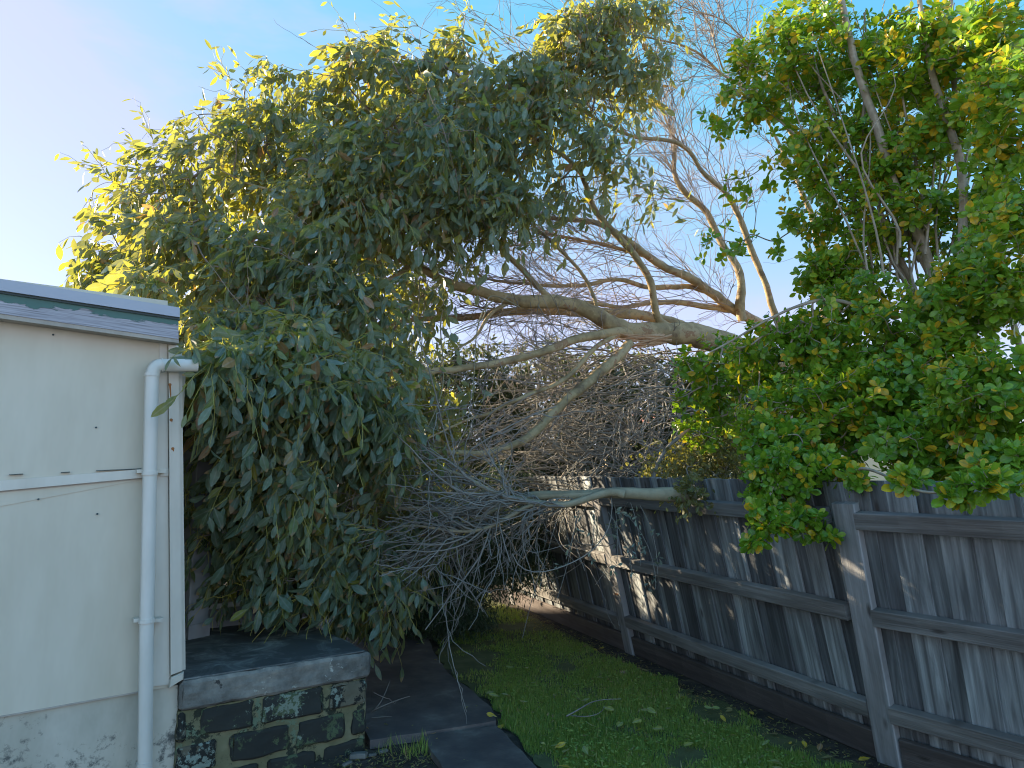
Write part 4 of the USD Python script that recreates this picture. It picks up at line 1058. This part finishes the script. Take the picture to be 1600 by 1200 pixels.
r_ = np.random.default_rng(77)
S_, D_, L_ = [], [], []
for li, n in ((6, 22), (7, 18), (9, 44), (10, 34), (11, 34), (12, 30), (13, 50), (14, 52), (15, 40), (16, 18), (17, 18), (2, 12), (4, 11), (5, 11), (1, 12), (18, 12), (8, 10), (21, 6), (22, 8), (23, 8), (24, 7), (3, 9)):
    ln = gum_lines[li]
    for _ in range(n):
        j = r_.integers(int(len(ln) * 0.25), len(ln) - 1)
        tgv = unit(ln[min(j + 1, len(ln) - 1)] - ln[j - 1])
        S_.append(ln[j]); L_.append(r_.uniform(0.4, 1.25))
        D_.append(tgv + r_.normal(0, 0.45, 3) + (np.array([-0.1, 0, 0.35]) if li in (13, 14, 15, 16, 17) else np.array([-0.2, 0, 0.0])))
tw, _ = fan(S_, D_, L_, 12, r0=0.0052, spread=0.4, curl=0.28, sag=0.0)
put('twigs', tw, M['twig'], gum, smooth=True, kind='stuff')

# ------------------------------------------------------------------ the broken limb lying on the fence
limbp = thing('broken_limb', 'pale grey broken limb resting on the fence rail, fanning into bare twigs', 'branch', P(1080, 775, 5.2))
bl_rows = [
    [(1083, 775, 5.18, .072), (1050, 772, 5.13, .068), (1008, 770, 5.10, .06), (960, 771, 5.08, .05), (925, 772, 5.10, .045), (858, 773, 5.22, .042), (800, 781, 5.33, .04), (760, 795, 5.37, .037), (708, 800, 5.42, .033), (650, 796, 5.43, .028), (600, 792, 5.42, .02), (540, 800, 5.40, .012)],
    [(975, 772, 5.04, .04), (917, 779, 4.98, .034), (883, 789, 4.96, .032), (842, 787, 5.02, .029), (783, 773, 5.08, .024), (750, 758, 5.09, .019), (700, 735, 5.14, .013), (640, 722, 5.15, .008)],
    [(842, 787, 5.03, .02), (817, 794, 5.04, .02), (790, 810, 5.05, .022), (767, 822, 5.06, .02), (717, 829, 5.11, .016), (665, 822, 5.10, .012), (600, 832, 5.12, .008)],
    [(783, 792, 5.33, .02), (740, 812, 5.26, .016), (690, 840, 5.26, .012), (640, 870, 5.25, .009), (590, 920, 5.24, .006)],
]
bl_lines = []
for i, c in enumerate(bl_rows):
    mesh_, line, _r = limb(c, 300 + i, sides=12 if i == 0 else 9, wig=0.02, thick=0.76)
    put('limb' if i == 0 else 'branch', mesh_, M['grey_bark'], limbp, smooth=60)
    bl_lines.append(line)
S_, D_, L_ = [], [], []
for li, n in ((0, 30), (1, 26), (2, 20), (3, 12)):
    ln = bl_lines[li]
    for _ in range(n):
        j = r_.integers(int(len(ln) * 0.25), int(len(ln) * 0.72))
        tgv = unit(ln[min(j + 1, len(ln) - 1)] - ln[j - 1])
        S_.append(ln[j]); L_.append(r_.uniform(0.3, 0.7))
        D_.append(tgv * 0.9 + r_.normal(0, 0.45, 3) + np.array([-0.2, 0.12, r_.uniform(-0.35, 0.2)]))
tw, _ = fan(S_, D_, L_, 13, r0=0.0075, spread=0.42, curl=0.36, sag=0.10)
put('twigs', tw, M['dry_twig'], limbp, smooth=True, kind='stuff')
# small grey-green shoots hanging below it
S_ = [P(x, y, 5.08) for x, y in ((905, 795), (930, 790), (960, 788), (985, 785), (1000, 790), (950, 800), (975, 800))]
sh = np.array([spline(np.array([s, s + [-.05 + .03 * i, -.05, -.18], s + [-.10 + .05 * i, -.06, -.34 - .03 * i]]), 7) for i, s in enumerate(S_)])
sh2 = np.array([spline(np.array([P(955, 775, 5.05), P(935, 850, 5.0), P(880, 885, 4.98), P(820, 890, 4.95), P(800, 865, 4.95)]), 16)])
put('shoots', cat_meshes([tubes(sh, np.full(sh.shape[:2], 0.0022), 4), tubes(sh2, np.full(sh2.shape[:2], 0.004), 5)]), M['dry_twig'], limbp, smooth=True)
b1, t1 = sprays(sh.reshape(-1, 3)[::2], np.tile([0.2, -0.3, -0.8], (len(sh.reshape(-1, 3)[::2]), 1)), 1, 6, (0.04, 0.12), 51, 0.1, 0.6, OVAL, (0.03, 0.055), (0.3, 0.42), lambda r, N, b: r.random(N), leaf_down=0.3, sub_r=0.001)
put_leaves(limbp, [b1], M['grey_leaf'], 0)
# thin snapped branch standing behind the fence with a pale broken end
snap = thing('snapped_branch', 'thin snapped branch with a pale raw end standing behind the fence top', 'branch', P(1018, 765, 6.1))
mesh_, l_, _r = limb([(1018, 765, 6.1, .014), (1024, 735, 6.1, .015), (1034, 712, 6.1, .016), (1048, 694, 6.1, .016), (1060, 684, 6.1, .016)], 320, sides=8, wig=0.004)
put('branch', mesh_, M['dry_twig'], snap, smooth=60)
mesh_, l_, _r = limb([(1060, 684, 6.1, .016), (1069, 676, 6.1, .014), (1079, 669, 6.1, .004)], 321, sides=6, wig=0.002, step=0.02)
put('broken_end', mesh_, M['raw_wood'], snap, smooth=30)

# ------------------------------------------------------------------ mirror bush on the right
bush_root = np.array([3.0, 5.0, 0.0])
bush = thing('mirror_bush', 'tall glossy green shrub with yellow leaves spilling over the right of the fence', 'shrub', bush_root)
stems = [
    [(1520, 900, 4.9, .05), (1470, 560, 4.85, .042), (1447, 397, 4.8, .036), (1425, 345, 4.8, .034), (1387, 262, 4.8, .031), (1369, 195, 4.8, .029), (1346, 124, 4.8, .026), (1327, 49, 4.8, .023), (1316, 0, 4.8, .021), (1300, -60, 4.8, .015)],
    [(1540, 900, 4.5, .05), (1510, 560, 4.5, .035), (1503, 400, 4.5, .028), (1500, 247, 4.5, .026), (1477, 180, 4.5, .024), (1455, 101, 4.5, .021), (1440, 30, 4.5, .018), (1435, -40, 4.5, .012)],
    [(1500, 247, 4.55, .02), (1492, 160, 4.6, .018), (1489, 75, 4.6, .016), (1485, 0, 4.6, .013), (1480, -50, 4.6, .01)],
    [(1500, 900, 5.1, .045), (1440, 520, 5.1, .032), (1410, 424, 5.1, .026), (1376, 360, 5.1, .024), (1342, 285, 5.1, .02), (1320, 225, 5.1, .016), (1290, 150, 5.1, .011), (1270, 80, 5.1, .007)],
    [(1460, 540, 5.0, .02), (1405, 400, 5.0, .017), (1365, 300, 5.0, .014), (1350, 220, 5.0, .012), (1352, 120, 5.0, .009), (1350, 20, 5.0, .006)],
    [(1450, 520, 5.0, .018), (1380, 380, 5.1, .014), (1300, 270, 5.2, .011), (1220, 190, 5.3, .008), (1150, 130, 5.3, .005)],
    [(1480, 620, 4.9, .022), (1400, 520, 4.8, .018), (1300, 470, 4.8, .013), (1200, 500, 4.9, .009), (1110, 550, 5.0, .006)],
    [(1490, 700, 5.0, .022), (1400, 660, 4.9, .017), (1310, 680, 4.75, .010), (1240, 710, 4.4, .006), (1205, 770, 4.15, .004)],
    [(1640, 900, 4.6, .03), (1600, 560, 4.5, .022), (1570, 420, 4.4, .017), (1575, 280, 4.3, .012), (1585, 150, 4.2, .008)],
    [(1560, 900, 4.7, .02), (1500, 640, 4.6, .014), (1440, 560, 4.6, .01), (1390, 520, 4.6, .006)],
    [(1700, 900, 3.8, .05), (1680, 400, 3.9, .035), (1660, 100, 4.0, .02), (1640, -60, 4.0, .012)],
    [(1470, 470, 4.85, .016), (1390, 330, 4.9, .012), (1330, 250, 4.95, .009), (1230, 60, 5.1, .005)],
    [(1447, 397, 4.8, .016), (1440, 300, 4.75, .012), (1420, 200, 4.7, .008), (1400, 80, 4.7, .005)],
]
b_lines = []
for i, c in enumerate(stems):
    mesh_, line, _r = limb(c, 400 + i, sides=9, wig=0.012)
    put('stem', mesh_, M['stem_bark'], bush, smooth=60)
    b_lines.append(line)
blobs = [  # dense skirt above the fence
    (1130, 590, 6.0, 80, 70, .35, 186), (1110, 660, 6.2, 60, 50, .3, 77), (1230, 560, 5.3, 95, 75, .45, 294), (1230, 660, 5.0, 85, 70, .4, 201), (1340, 520, 4.9, 95, 90, .5, 325), (1340, 640, 4.6, 100, 90, .4, 356),
    (1450, 600, 4.4, 95, 90, .4, 325), (1450, 700, 4.1, 90, 50, .3, 201), (1540, 620, 3.8, 80, 90, .35, 263), (1570, 730, 3.55, 60, 40, .2, 108), (1500, 480, 4.3, 90, 80, .4, 232), (1570, 400, 3.9, 60, 110, .4, 186),
    (1222, 750, 4.25, 66, 55, .16, 110), (1220, 700, 4.5, 62, 50, .2, 139), (1295, 735, 4.2, 40, 36, .12, 40), (1192, 805, 4.15, 26, 30, .1, 22), (1172, 850, 4.12, 20, 9, .06, 7), (1245, 812, 4.1, 40, 24, .1, 26), (1285, 838, 4.08, 26, 9, .05, 6), (1500, 762, 3.28, 26, 24, .06, 16), (1425, 748, 3.5, 24, 20, .06, 11), (1560, 752, 3.15, 45, 22, .06, 16), (1340, 745, 3.95, 26, 18, .08, 12),
    # lighter top
    (1380, 330, 5.0, 80, 90, .5, 205), (1300, 240, 5.2, 90, 80, .4, 205), (1200, 110, 5.3, 75, 85, .4, 176), (1150, 180, 5.4, 65, 45, .3, 30), (1300, 80, 5.1, 90, 80, .4, 182), (1420, 90, 4.7, 80, 90, .4, 193), (1500, 130, 4.5, 60, 120, .4, 193), (1420, 230, 4.8, 60, 80, .4, 134),
    (1490, 350, 4.9, 90, 75, .3, 130), (1335, 395, 5.4, 85, 60, .3, 80), (1565, 320, 4.4, 55, 70, .3, 70), (1270, 180, 5.6, 70, 90, .3, 60),
    (1440, 190, 5.3, 110, 110, .35, 130), (1560, 90, 4.9, 70, 90, .3, 70), (1350, 130, 5.4, 90, 90, .3, 80),
    (1570, 180, 4.0, 50, 130, .4, 193), (1130, 375, 5.9, 48, 45, .3, 18), (1210, 385, 5.8, 18, 22, .12, 4), (1180, 290, 5.6, 60, 35, .3, 14), (1270, 330, 5.3, 50, 40, .3, 51), (1300, 430, 5.2, 60, 40, .3, 146), (1560, 20, 4.0, 60, 40, .3, 58), (1250, 20, 5.2, 80, 30, .3, 45),
]
bt = ellipsoid_points(blobs, 61, 0.35)
r_ = np.random.default_rng(19)
thin = []
for _ in range(28):
    y0 = r_.uniform(4.6, 5.2)
    x1 = r_.uniform(1190, 1590)
    a = P(1440 + (x1 - 1400) * 0.25 + r_.uniform(-40, 40), r_.uniform(380, 500), y0)
    b = P(x1, r_.uniform(-40, 140), y0 + r_.uniform(-.2, .4))
    mid_ = (a + b) / 2 + r_.normal(0, 0.09, 3) + np.array([0, 0, 0.06])
    thin.append(spline(np.array([a, (a + mid_) / 2 + r_.normal(0, 0.04, 3), mid_, (b + mid_) / 2 + r_.normal(0, 0.05, 3), b]), 12))
put('twigs', tubes(np.array(thin), np.linspace(0.009, 0.003, 12)[None] * np.ones((28, 1)), 5), M['stem_bark'], bush, smooth=True, kind='stuff')
b_lines += thin
bp, br_, be = grow(b_lines, bt, bush_root, seed=8, r0=0.002, rk=0.0011, maxr=0.009, droop=-0.05)
put('twigs', tubes(bp, br_, 4), M['stem_bark'], bush, smooth=True, kind='stuff')


def rosettes(pts, ends, n, seed, L, tone_fn):
    """Whorls of rounded leaves round shoot ends."""
    r = np.random.default_rng(seed)
    M_ = len(pts)
    ax = unit(ends * 0.7 + np.array([-0.1, -0.25, 0.45]) + r.normal(0, 0.35, (M_, 3)))
    e1 = unit(np.cross(ax, r.normal(size=(M_, 3))))
    e2 = np.cross(ax, e1)
    ph = np.tile(np.arange(n) * 2.4, M_) + np.repeat(r.uniform(0, 6.28, M_), n) + r.normal(0, 0.25, M_ * n)
    i = np.repeat(np.arange(M_), n)
    lv = np.tile(np.linspace(0, 1, n), M_)
    el = 0.15 + 0.75 * lv + r.normal(0, 0.2, M_ * n)
    d = (e1[i] * np.cos(ph)[:, None] + e2[i] * np.sin(ph)[:, None]) * np.cos(el)[:, None] + ax[i] * np.sin(el)[:, None]
    base = pts[i] + ax[i] * ((lv - 0.8) * 0.055)[:, None]
    nr = ax[i] - d * np.einsum('ij,ij->i', ax[i], d)[:, None] + r.normal(0, 0.15, (M_ * n, 3))
    ln = r.uniform(L[0], L[1], M_ * n) * (1.05 - 0.35 * lv)
    return leaves(OVAL, base, d, nr, ln, ln * r.uniform(0.5, 0.66, M_ * n), r.uniform(0.05, 0.4, M_ * n), tone_fn(r, M_ * n, base, np.repeat(r.random(M_), n)))


def bush_tone(r, N, b, per):
    return np.clip(0.04 + 0.42 * r.random(N) + 0.40 * per + np.where(r.random(N) < 0.07 + 0.16 * (per > 0.75) + 0.05 * (b[:, 2] > 2.6), 0.5, 0.0) + 0.12 * np.clip(b[:, 2] - 2.3, 0, 1), 0, 1)


put_leaves(bush, [rosettes(bt, be, 9, 62, (0.05, 0.085), bush_tone)], M['mirror_leaf'], 300)

# ------------------------------------------------------------------ things behind: dead thicket, dark hedge, conifer, creeper
thicket = thing('dead_thicket', 'tangle of bare grey twigs behind the fence under the fallen trunk', 'dead shrub', (1.9, 7.6, 0))
r_ = np.random.default_rng(91)
n = 150
S_ = np.stack([P(r_.uniform(900, 1130), r_.uniform(540, 780), 7.4 + r_.uniform(-.5, .5)) for _ in range(n)])
D_ = np.stack([np.array([-1.0 + r_.normal(0, 0.5), r_.normal(0, 0.35), r_.normal(-0.05, 0.38)]) for _ in range(n)])
tw, _ = fan(S_, D_, r_.uniform(0.5, 1.2, n), 92, r0=0.0085, spread=0.38, curl=0.35, sag=0.05, forks=3)
put('twigs', tw, M['dry_twig'], thicket, smooth=True, kind='stuff')
base = np.array([spline(np.array([[1.9 + r_.uniform(-.5, .9), 7.6 + r_.uniform(-.3, .3), 0], [1.7 + r_.uniform(-.5, .9), 7.6 + r_.uniform(-.3, .3), 1.2], P(r_.uniform(850, 1100), r_.uniform(560, 740), 7.5)]), 9) for _ in range(16)])
for q in base:
    put('stem', tubes(q[None], np.linspace(0.02, 0.008, 9)[None], 6), M['dry_twig'], thicket, smooth=True)


def bushy(name, label, cat_, loc, blobs_, seed, leafm, stemm, tpl, L, Wr, nsub, nleaf, lens, down=0.3, trunk=None, ld=0.3, tone=None, outw=0.6):
    t = thing(name, label, cat_, loc)
    pts = ellipsoid_points(blobs_, seed, 0.4)
    pts = pts[pts[:, 2] > 0.08]
    loc = np.array(loc, float)
    r = np.random.default_rng(seed + 1)
    lines = []
    for q in trunk or [(0, 0, 1.0)]:
        ln = spline(np.array([loc + [q[0] * 0.2, q[1] * 0.2, 0], loc + [q[0] * 0.6, q[1] * 0.6, q[2] * 0.5], loc + [q[0], q[1], q[2]]]), 14)
        put('stem', tubes(ln[None], np.linspace(0.035, 0.012, 14)[None], 7), stemm, t, smooth=True)
        lines.append(ln)
    pp, rr, ee = grow(lines, pts, loc, seed=seed + 2, r0=0.002, rk=0.001, maxr=0.012)
    put('twigs', tubes(pp, rr, 4), stemm, t, smooth=True, kind='stuff')
    bk, tbb = sprays(pts, ee, nsub, nleaf, lens, seed + 3, down, outw, tpl, L, Wr, tone or (lambda r, N, b: np.clip(r.random(N) * 0.7 + 0.4 * (meshkit.noise(b * 2, 5) - 0.3), 0, 1)), leaf_down=ld, sub_r=0.001)
    bk = tuple(x[bk[0][:, :, 2].min(1) > 0.01] for x in bk)
    put_leaves(t, [bk], leafm, 0)
    return t


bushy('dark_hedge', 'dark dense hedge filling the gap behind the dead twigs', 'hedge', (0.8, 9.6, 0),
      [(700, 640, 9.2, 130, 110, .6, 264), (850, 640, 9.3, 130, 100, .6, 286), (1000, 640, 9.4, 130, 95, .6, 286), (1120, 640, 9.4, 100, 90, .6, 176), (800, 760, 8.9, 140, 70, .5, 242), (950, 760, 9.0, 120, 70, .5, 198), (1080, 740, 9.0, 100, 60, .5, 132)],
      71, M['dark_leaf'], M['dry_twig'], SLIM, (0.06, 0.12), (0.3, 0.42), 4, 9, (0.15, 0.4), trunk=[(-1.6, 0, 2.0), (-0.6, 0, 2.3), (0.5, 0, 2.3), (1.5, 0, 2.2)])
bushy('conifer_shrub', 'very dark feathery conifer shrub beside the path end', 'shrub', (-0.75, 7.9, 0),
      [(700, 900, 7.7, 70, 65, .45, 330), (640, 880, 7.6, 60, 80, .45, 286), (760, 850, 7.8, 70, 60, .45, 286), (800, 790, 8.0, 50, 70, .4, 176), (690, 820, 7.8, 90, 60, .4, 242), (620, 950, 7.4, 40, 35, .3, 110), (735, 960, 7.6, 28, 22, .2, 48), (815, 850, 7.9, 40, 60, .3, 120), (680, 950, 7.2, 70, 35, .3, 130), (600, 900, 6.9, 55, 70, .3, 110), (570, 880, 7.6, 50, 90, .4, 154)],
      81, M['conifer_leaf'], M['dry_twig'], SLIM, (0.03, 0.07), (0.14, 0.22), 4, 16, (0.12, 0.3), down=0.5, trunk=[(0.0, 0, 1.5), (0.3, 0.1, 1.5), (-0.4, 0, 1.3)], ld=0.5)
bushy('wilted_creeper', 'yellowing wilted creeper heaped along the fence top left of the green shrub', 'creeper', (1.9, 6.4, 0),
      [(1110, 715, 6.25, 60, 30, .2, 70), (1070, 730, 6.1, 30, 22, .12, 24), (1150, 690, 6.4, 40, 40, .2, 36), (1078, 768, 5.12, 12, 20, .05, 16), (1040, 720, 6.4, 40, 30, .2, 26)],
      85, M['creeper_leaf'], M['dry_twig'], OVAL, (0.03, 0.05), (0.5, 0.75), 3, 6, (0.08, 0.22), trunk=[(0, 0, 1.55), (-0.25, 0, 1.5)])

# neighbour's house glimpsed through the shrub, and a sunlit shrub before it
nh = thing('neighbour_house', 'cream neighbour house with a red tiled roof glimpsed behind the green shrub', 'house', (6.5, 17, 0))
put('wall', frame_box((4.2, 17.0, 0), (9, 3.0, 0), (-1.5, 4.5, 0), (0, 0, 2.7)), M['far_wall'], nh)
put('roof', hexa([(3.8, 16.6, 2.72), (13.6, 19.9, 2.72), (11.9, 24.8, 2.72), (2.2, 21.6, 2.72), (5.6, 19.6, 4.1), (10.6, 21.2, 4.1), (10.3, 22.2, 4.1), (5.3, 20.6, 4.1)]), M['far_roof'], nh)
w0 = np.array([5.2, 17.31, 1.0])
fr_ = put('window', frame_box(w0, (1.2, 0.4, 0), (0.02, -0.06, 0), (0, 0, 1.2)), M['trim_paint'], nh)
put('pane', frame_box(w0 + [0.08, -0.045, 0.08], (1.05, 0.35, 0), (0.008, -0.025, 0), (0, 0, 1.04)), M['glass_dark'], fr_)
sh_ = thing('back_shed', 'pale brick outbuilding glimpsed between the bare twigs', 'shed', (-0.3, 11.6, 0))
put('wall', frame_box((-1.4, 11.2, 0), (2.2, 0.2, 0), (0, 2.0, 0), (0, 0, 1.9)), M['far_brick'], sh_)
put('roof', frame_box((-1.6, 11.0, 1.91), (2.6, 0.25, 0.0), (0, 2.4, 0.3), (0, 0, 0.06)), M['zinc'], sh_)

# ------------------------------------------------------------------ litter: fallen leaves and twigs
def ground_leaf(px, py, L, tone, seed, label, group=None, z=0.05):
    r = np.random.default_rng(seed)
    p = G(px, py, z)
    a = r.uniform(0, 6.28)
    d = np.array([[math.cos(a), math.sin(a), r.uniform(-0.1, 0.25)]])
    nr = np.array([[r.normal(0, 0.35), r.normal(0, 0.35) - 0.25, 1.0]])
    V, F, at = leaves(OVAL, p[None], d, nr, np.array([L]), np.array([L * 0.5]), np.array([r.uniform(-0.3, 0.3)]), np.array([tone]))
    put('fallen_leaf', (V[0], F[0]), M['yellow_leaf'], smooth=True, attr={'leaf': at[0]}, label=label, cat='leaf', group=group)


ground_leaf(777, 1120, 0.075, 0.05, 1, 'yellow fallen leaf on the soil just above the paving joint')
ground_leaf(783, 1139, 0.085, 0.1, 2, 'yellow fallen leaf beside the right end of the paving joint')
ground_leaf(866, 1168, 0.075, 0.05, 3, 'yellow fallen leaf in the grass right of the second paving slab')
ground_leaf(868, 1196, 0.085, 0.2, 4, 'yellow fallen leaf at the bottom edge of the lawn')
ground_leaf(994, 1140, 0.07, 0.05, 5, 'bright yellow fallen leaf in the middle of the near lawn')
ground_leaf(1361, 1184, 0.08, 0.25, 6, 'orange yellow fallen leaf on soil at the foot of the nearest post')
ground_leaf(1209, 1123, 0.08, 0.3, 7, 'orange fallen leaf on the soil along the plinth board', z=0.02)
r_ = np.random.default_rng(99)
G1, G2 = 'pale green fallen leaf scattered on the lawn', 'small yellow brown fallen leaf scattered along the fence foot'
n = 0
while n < 34:
    px, py = r_.uniform(760, 1330), r_.uniform(985, 1198)
    q = G(px, py)[:2]
    if shapely.contains_xy(lawn_clear, q[0], q[1]):
        ground_leaf(px, py, r_.uniform(0.05, 0.09), r_.uniform(0.66, 0.85), 200 + n, G1, 'pale green leaves fallen on the lawn')
        n += 1
for i in range(40):
    t = r_.random()
    a, b = (pB, pA) if i % 4 else (pC, pB)
    q = a + (b - a) * t + np.array([-0.28, -0.02]) + r_.normal(0, 0.08, 2)
    x, y, f = project(np.array([q[0], q[1], 0.02]))
    ground_leaf(float(x), float(y), r_.uniform(0.035, 0.07), r_.choice([0.1, 0.3, 0.9, 1.0, 1.0]), 300 + i, G2, 'leaf litter along the fence', z=0.02)
# fine litter of bark and broken leaf on the bare soil
N = 5000
t = r_.random(N)
seg = r_.integers(0, 3, N)
ends_ = [(pB, pA), (pC, pB), (pA, pD)]
A_ = np.array([ends_[s][0] for s in seg]); B_ = np.array([ends_[s][1] for s in seg])
q = A_ + (B_ - A_) * t[:, None] + np.stack([r_.normal(-0.26, 0.12, N), r_.normal(-0.03, 0.08, N)], -1)
q2 = np.array(gxy([(600, 1190)]))[0] + np.stack([r_.normal(0, 0.25, 700), r_.normal(-0.02, 0.18, 700)], -1)
q3 = np.array([p_ for p_ in (np.array(path_all.exterior.interpolate(s_).coords[0]) for s_ in r_.uniform(0, path_all.exterior.length, 900))]) + r_.normal(0, 0.05, (900, 2)) if path_all.geom_type == 'Polygon' else np.zeros((0, 2))
q = np.concatenate([q, q2, q3])
N = len(q)
a = r_.uniform(0, 6.28, N)
lv = leaves(SLIM, np.c_[q, np.full(N, 0.008)], np.stack([np.cos(a), np.sin(a), r_.uniform(-0.05, 0.4, N)], -1), np.stack([r_.normal(0, .4, N), r_.normal(0, .4, N), np.ones(N)], -1), r_.uniform(0.012, 0.04, N), r_.uniform(0.004, 0.012, N), r_.uniform(-.3, .3, N), r_.choice([0.0, 0.3, 0.6, 0.9, 1.0], N))
put('leaf_litter', (lv[0].reshape(-1, 3), lv[1].reshape(-1, 3)), M['creeper_leaf'], attr={'leaf': lv[2].reshape(-1, 3)}, kind='stuff', label='brown leaf litter on the bare soil', cat='litter')


r_ = np.random.default_rng(123)
q = sample_lawn(1500, lawn_clear, 55, 9.0)
q = q[meshkit.fbm(np.c_[q * 1.4, np.zeros(len(q))], 2, 3) > 0.5]
N = len(q) * 3
a = r_.uniform(0, 6.28, N)
qq = np.repeat(q, 3, 0) + r_.normal(0, 0.012, (N, 2))
lv = leaves(OVAL, np.c_[qq, r_.uniform(0.025, 0.05, N)], np.stack([np.cos(a), np.sin(a), r_.uniform(-0.1, 0.4, N)], -1), np.stack([r_.normal(0, .3, N), r_.normal(0, .3, N), np.ones(N)], -1), r_.uniform(0.012, 0.03, N), r_.uniform(0.008, 0.018, N), r_.uniform(-.2, .3, N), r_.uniform(0.3, 0.9, N))
put('lawn_weeds', (lv[0].reshape(-1, 3), lv[1].reshape(-1, 3)), M['grass'], attr={'leaf': lv[2].reshape(-1, 3)}, kind='stuff', label='small round leaved weeds scattered through the lawn', cat='weeds')
q = np.concatenate([sample_lawn(700, lawn_clear, 56, 9.0), np.stack([r_.uniform(-0.9, 0.5, 50), r_.uniform(3.6, 7.2, 50)], -1)])
N = len(q)
a = r_.uniform(0, 6.28, N)
on_path = shapely.contains_xy(path_all, q[:, 0], q[:, 1])
lv = leaves(OVAL, np.c_[q, np.where(on_path, 0.062, 0.03)], np.stack([np.cos(a), np.sin(a), r_.uniform(-0.02, 0.3, N)], -1), np.stack([r_.normal(0, .4, N), r_.normal(0, .4, N), np.ones(N)], -1), r_.uniform(0.012, 0.045, N), r_.uniform(0.006, 0.018, N), r_.uniform(-.3, .3, N), r_.choice([0.1, 0.5, 0.7, 0.9, 1.0], N))
put('storm_litter', (lv[0].reshape(-1, 3), lv[1].reshape(-1, 3)), M['creeper_leaf'], attr={'leaf': lv[2].reshape(-1, 3)}, kind='stuff', label='bits of leaf and bark strewn over lawn and path', cat='litter')


def ground_twig(pts, label, r0=0.005):
    p = spline(np.array([G(a, b, z) for a, b, z in pts]), 14)
    put('fallen_twig', tubes(p[None], np.linspace(r0, r0 * 0.4, 14)[None], 5), M['dry_twig'], smooth=True, label=label, cat='twig')


ground_twig([(885, 1119, .06), (910, 1105, .09), (932, 1095, .08), (970, 1092, .07)], 'bare twig lying on the middle of the lawn', 0.006)
ground_twig([(893, 1118, .06), (920, 1119, .08), (945, 1104, .08)], 'second shorter twig crossing under the bare twig on the lawn', 0.004)
ground_twig([(581, 1112, .06), (594, 1098, .12), (603, 1080, .17), (609, 1065, .22)], 'upright bare twig leaning beside the porch corner', 0.004)
ground_twig([(583, 1110, .062), (605, 1100, .09), (640, 1088, .1)], 'bare twig lying across the path by the porch', 0.004)
ground_twig([(581, 1121, .062), (600, 1120, .065), (612, 1119, .065)], 'short straight twig on the path by the porch', 0.003)
# tuft of grass and broken brick bits by the porch foot
q = np.array(gxy([(655, 1178)]))[0] + np.random.default_rng(3).normal(0, [0.10, 0.07], (150, 2))
V, F, at = blade_field(q[~shapely.contains_xy(path_all, q[:, 0], q[:, 1])], 0.03, 0.10, 23)
put('grass_tuft', (V.reshape(-1, 3), F.reshape(-1, 3)), M['grass'], attr={'leaf': at.reshape(-1, 3)}, kind='stuff', label='tuft of grass growing between porch foot and path', cat='grass')
for i, (px, py, l) in enumerate(((545, 1188, .10), (575, 1184, .05), (592, 1180, .06), (538, 1200, .06))):
    a = 0.3 * i
    s = rough_box(G(px, py, 0.003), np.array([math.cos(a), math.sin(a), 0.05]) * l, np.array([-math.sin(a), math.cos(a), 0]) * l * 0.45, np.array([0, 0, l * 0.3]), 0.006, 70 + i, 0.03, 0.006)
    put('brick_chip', s, M['slab'], smooth=35, label=['largest flat pale stone chip on the soil at the porch foot', 'small stone chip beside the largest one at the porch foot', 'stone chip nearest the path at the porch foot', 'stone chip at the bottom edge below the porch'][i], cat='stone')
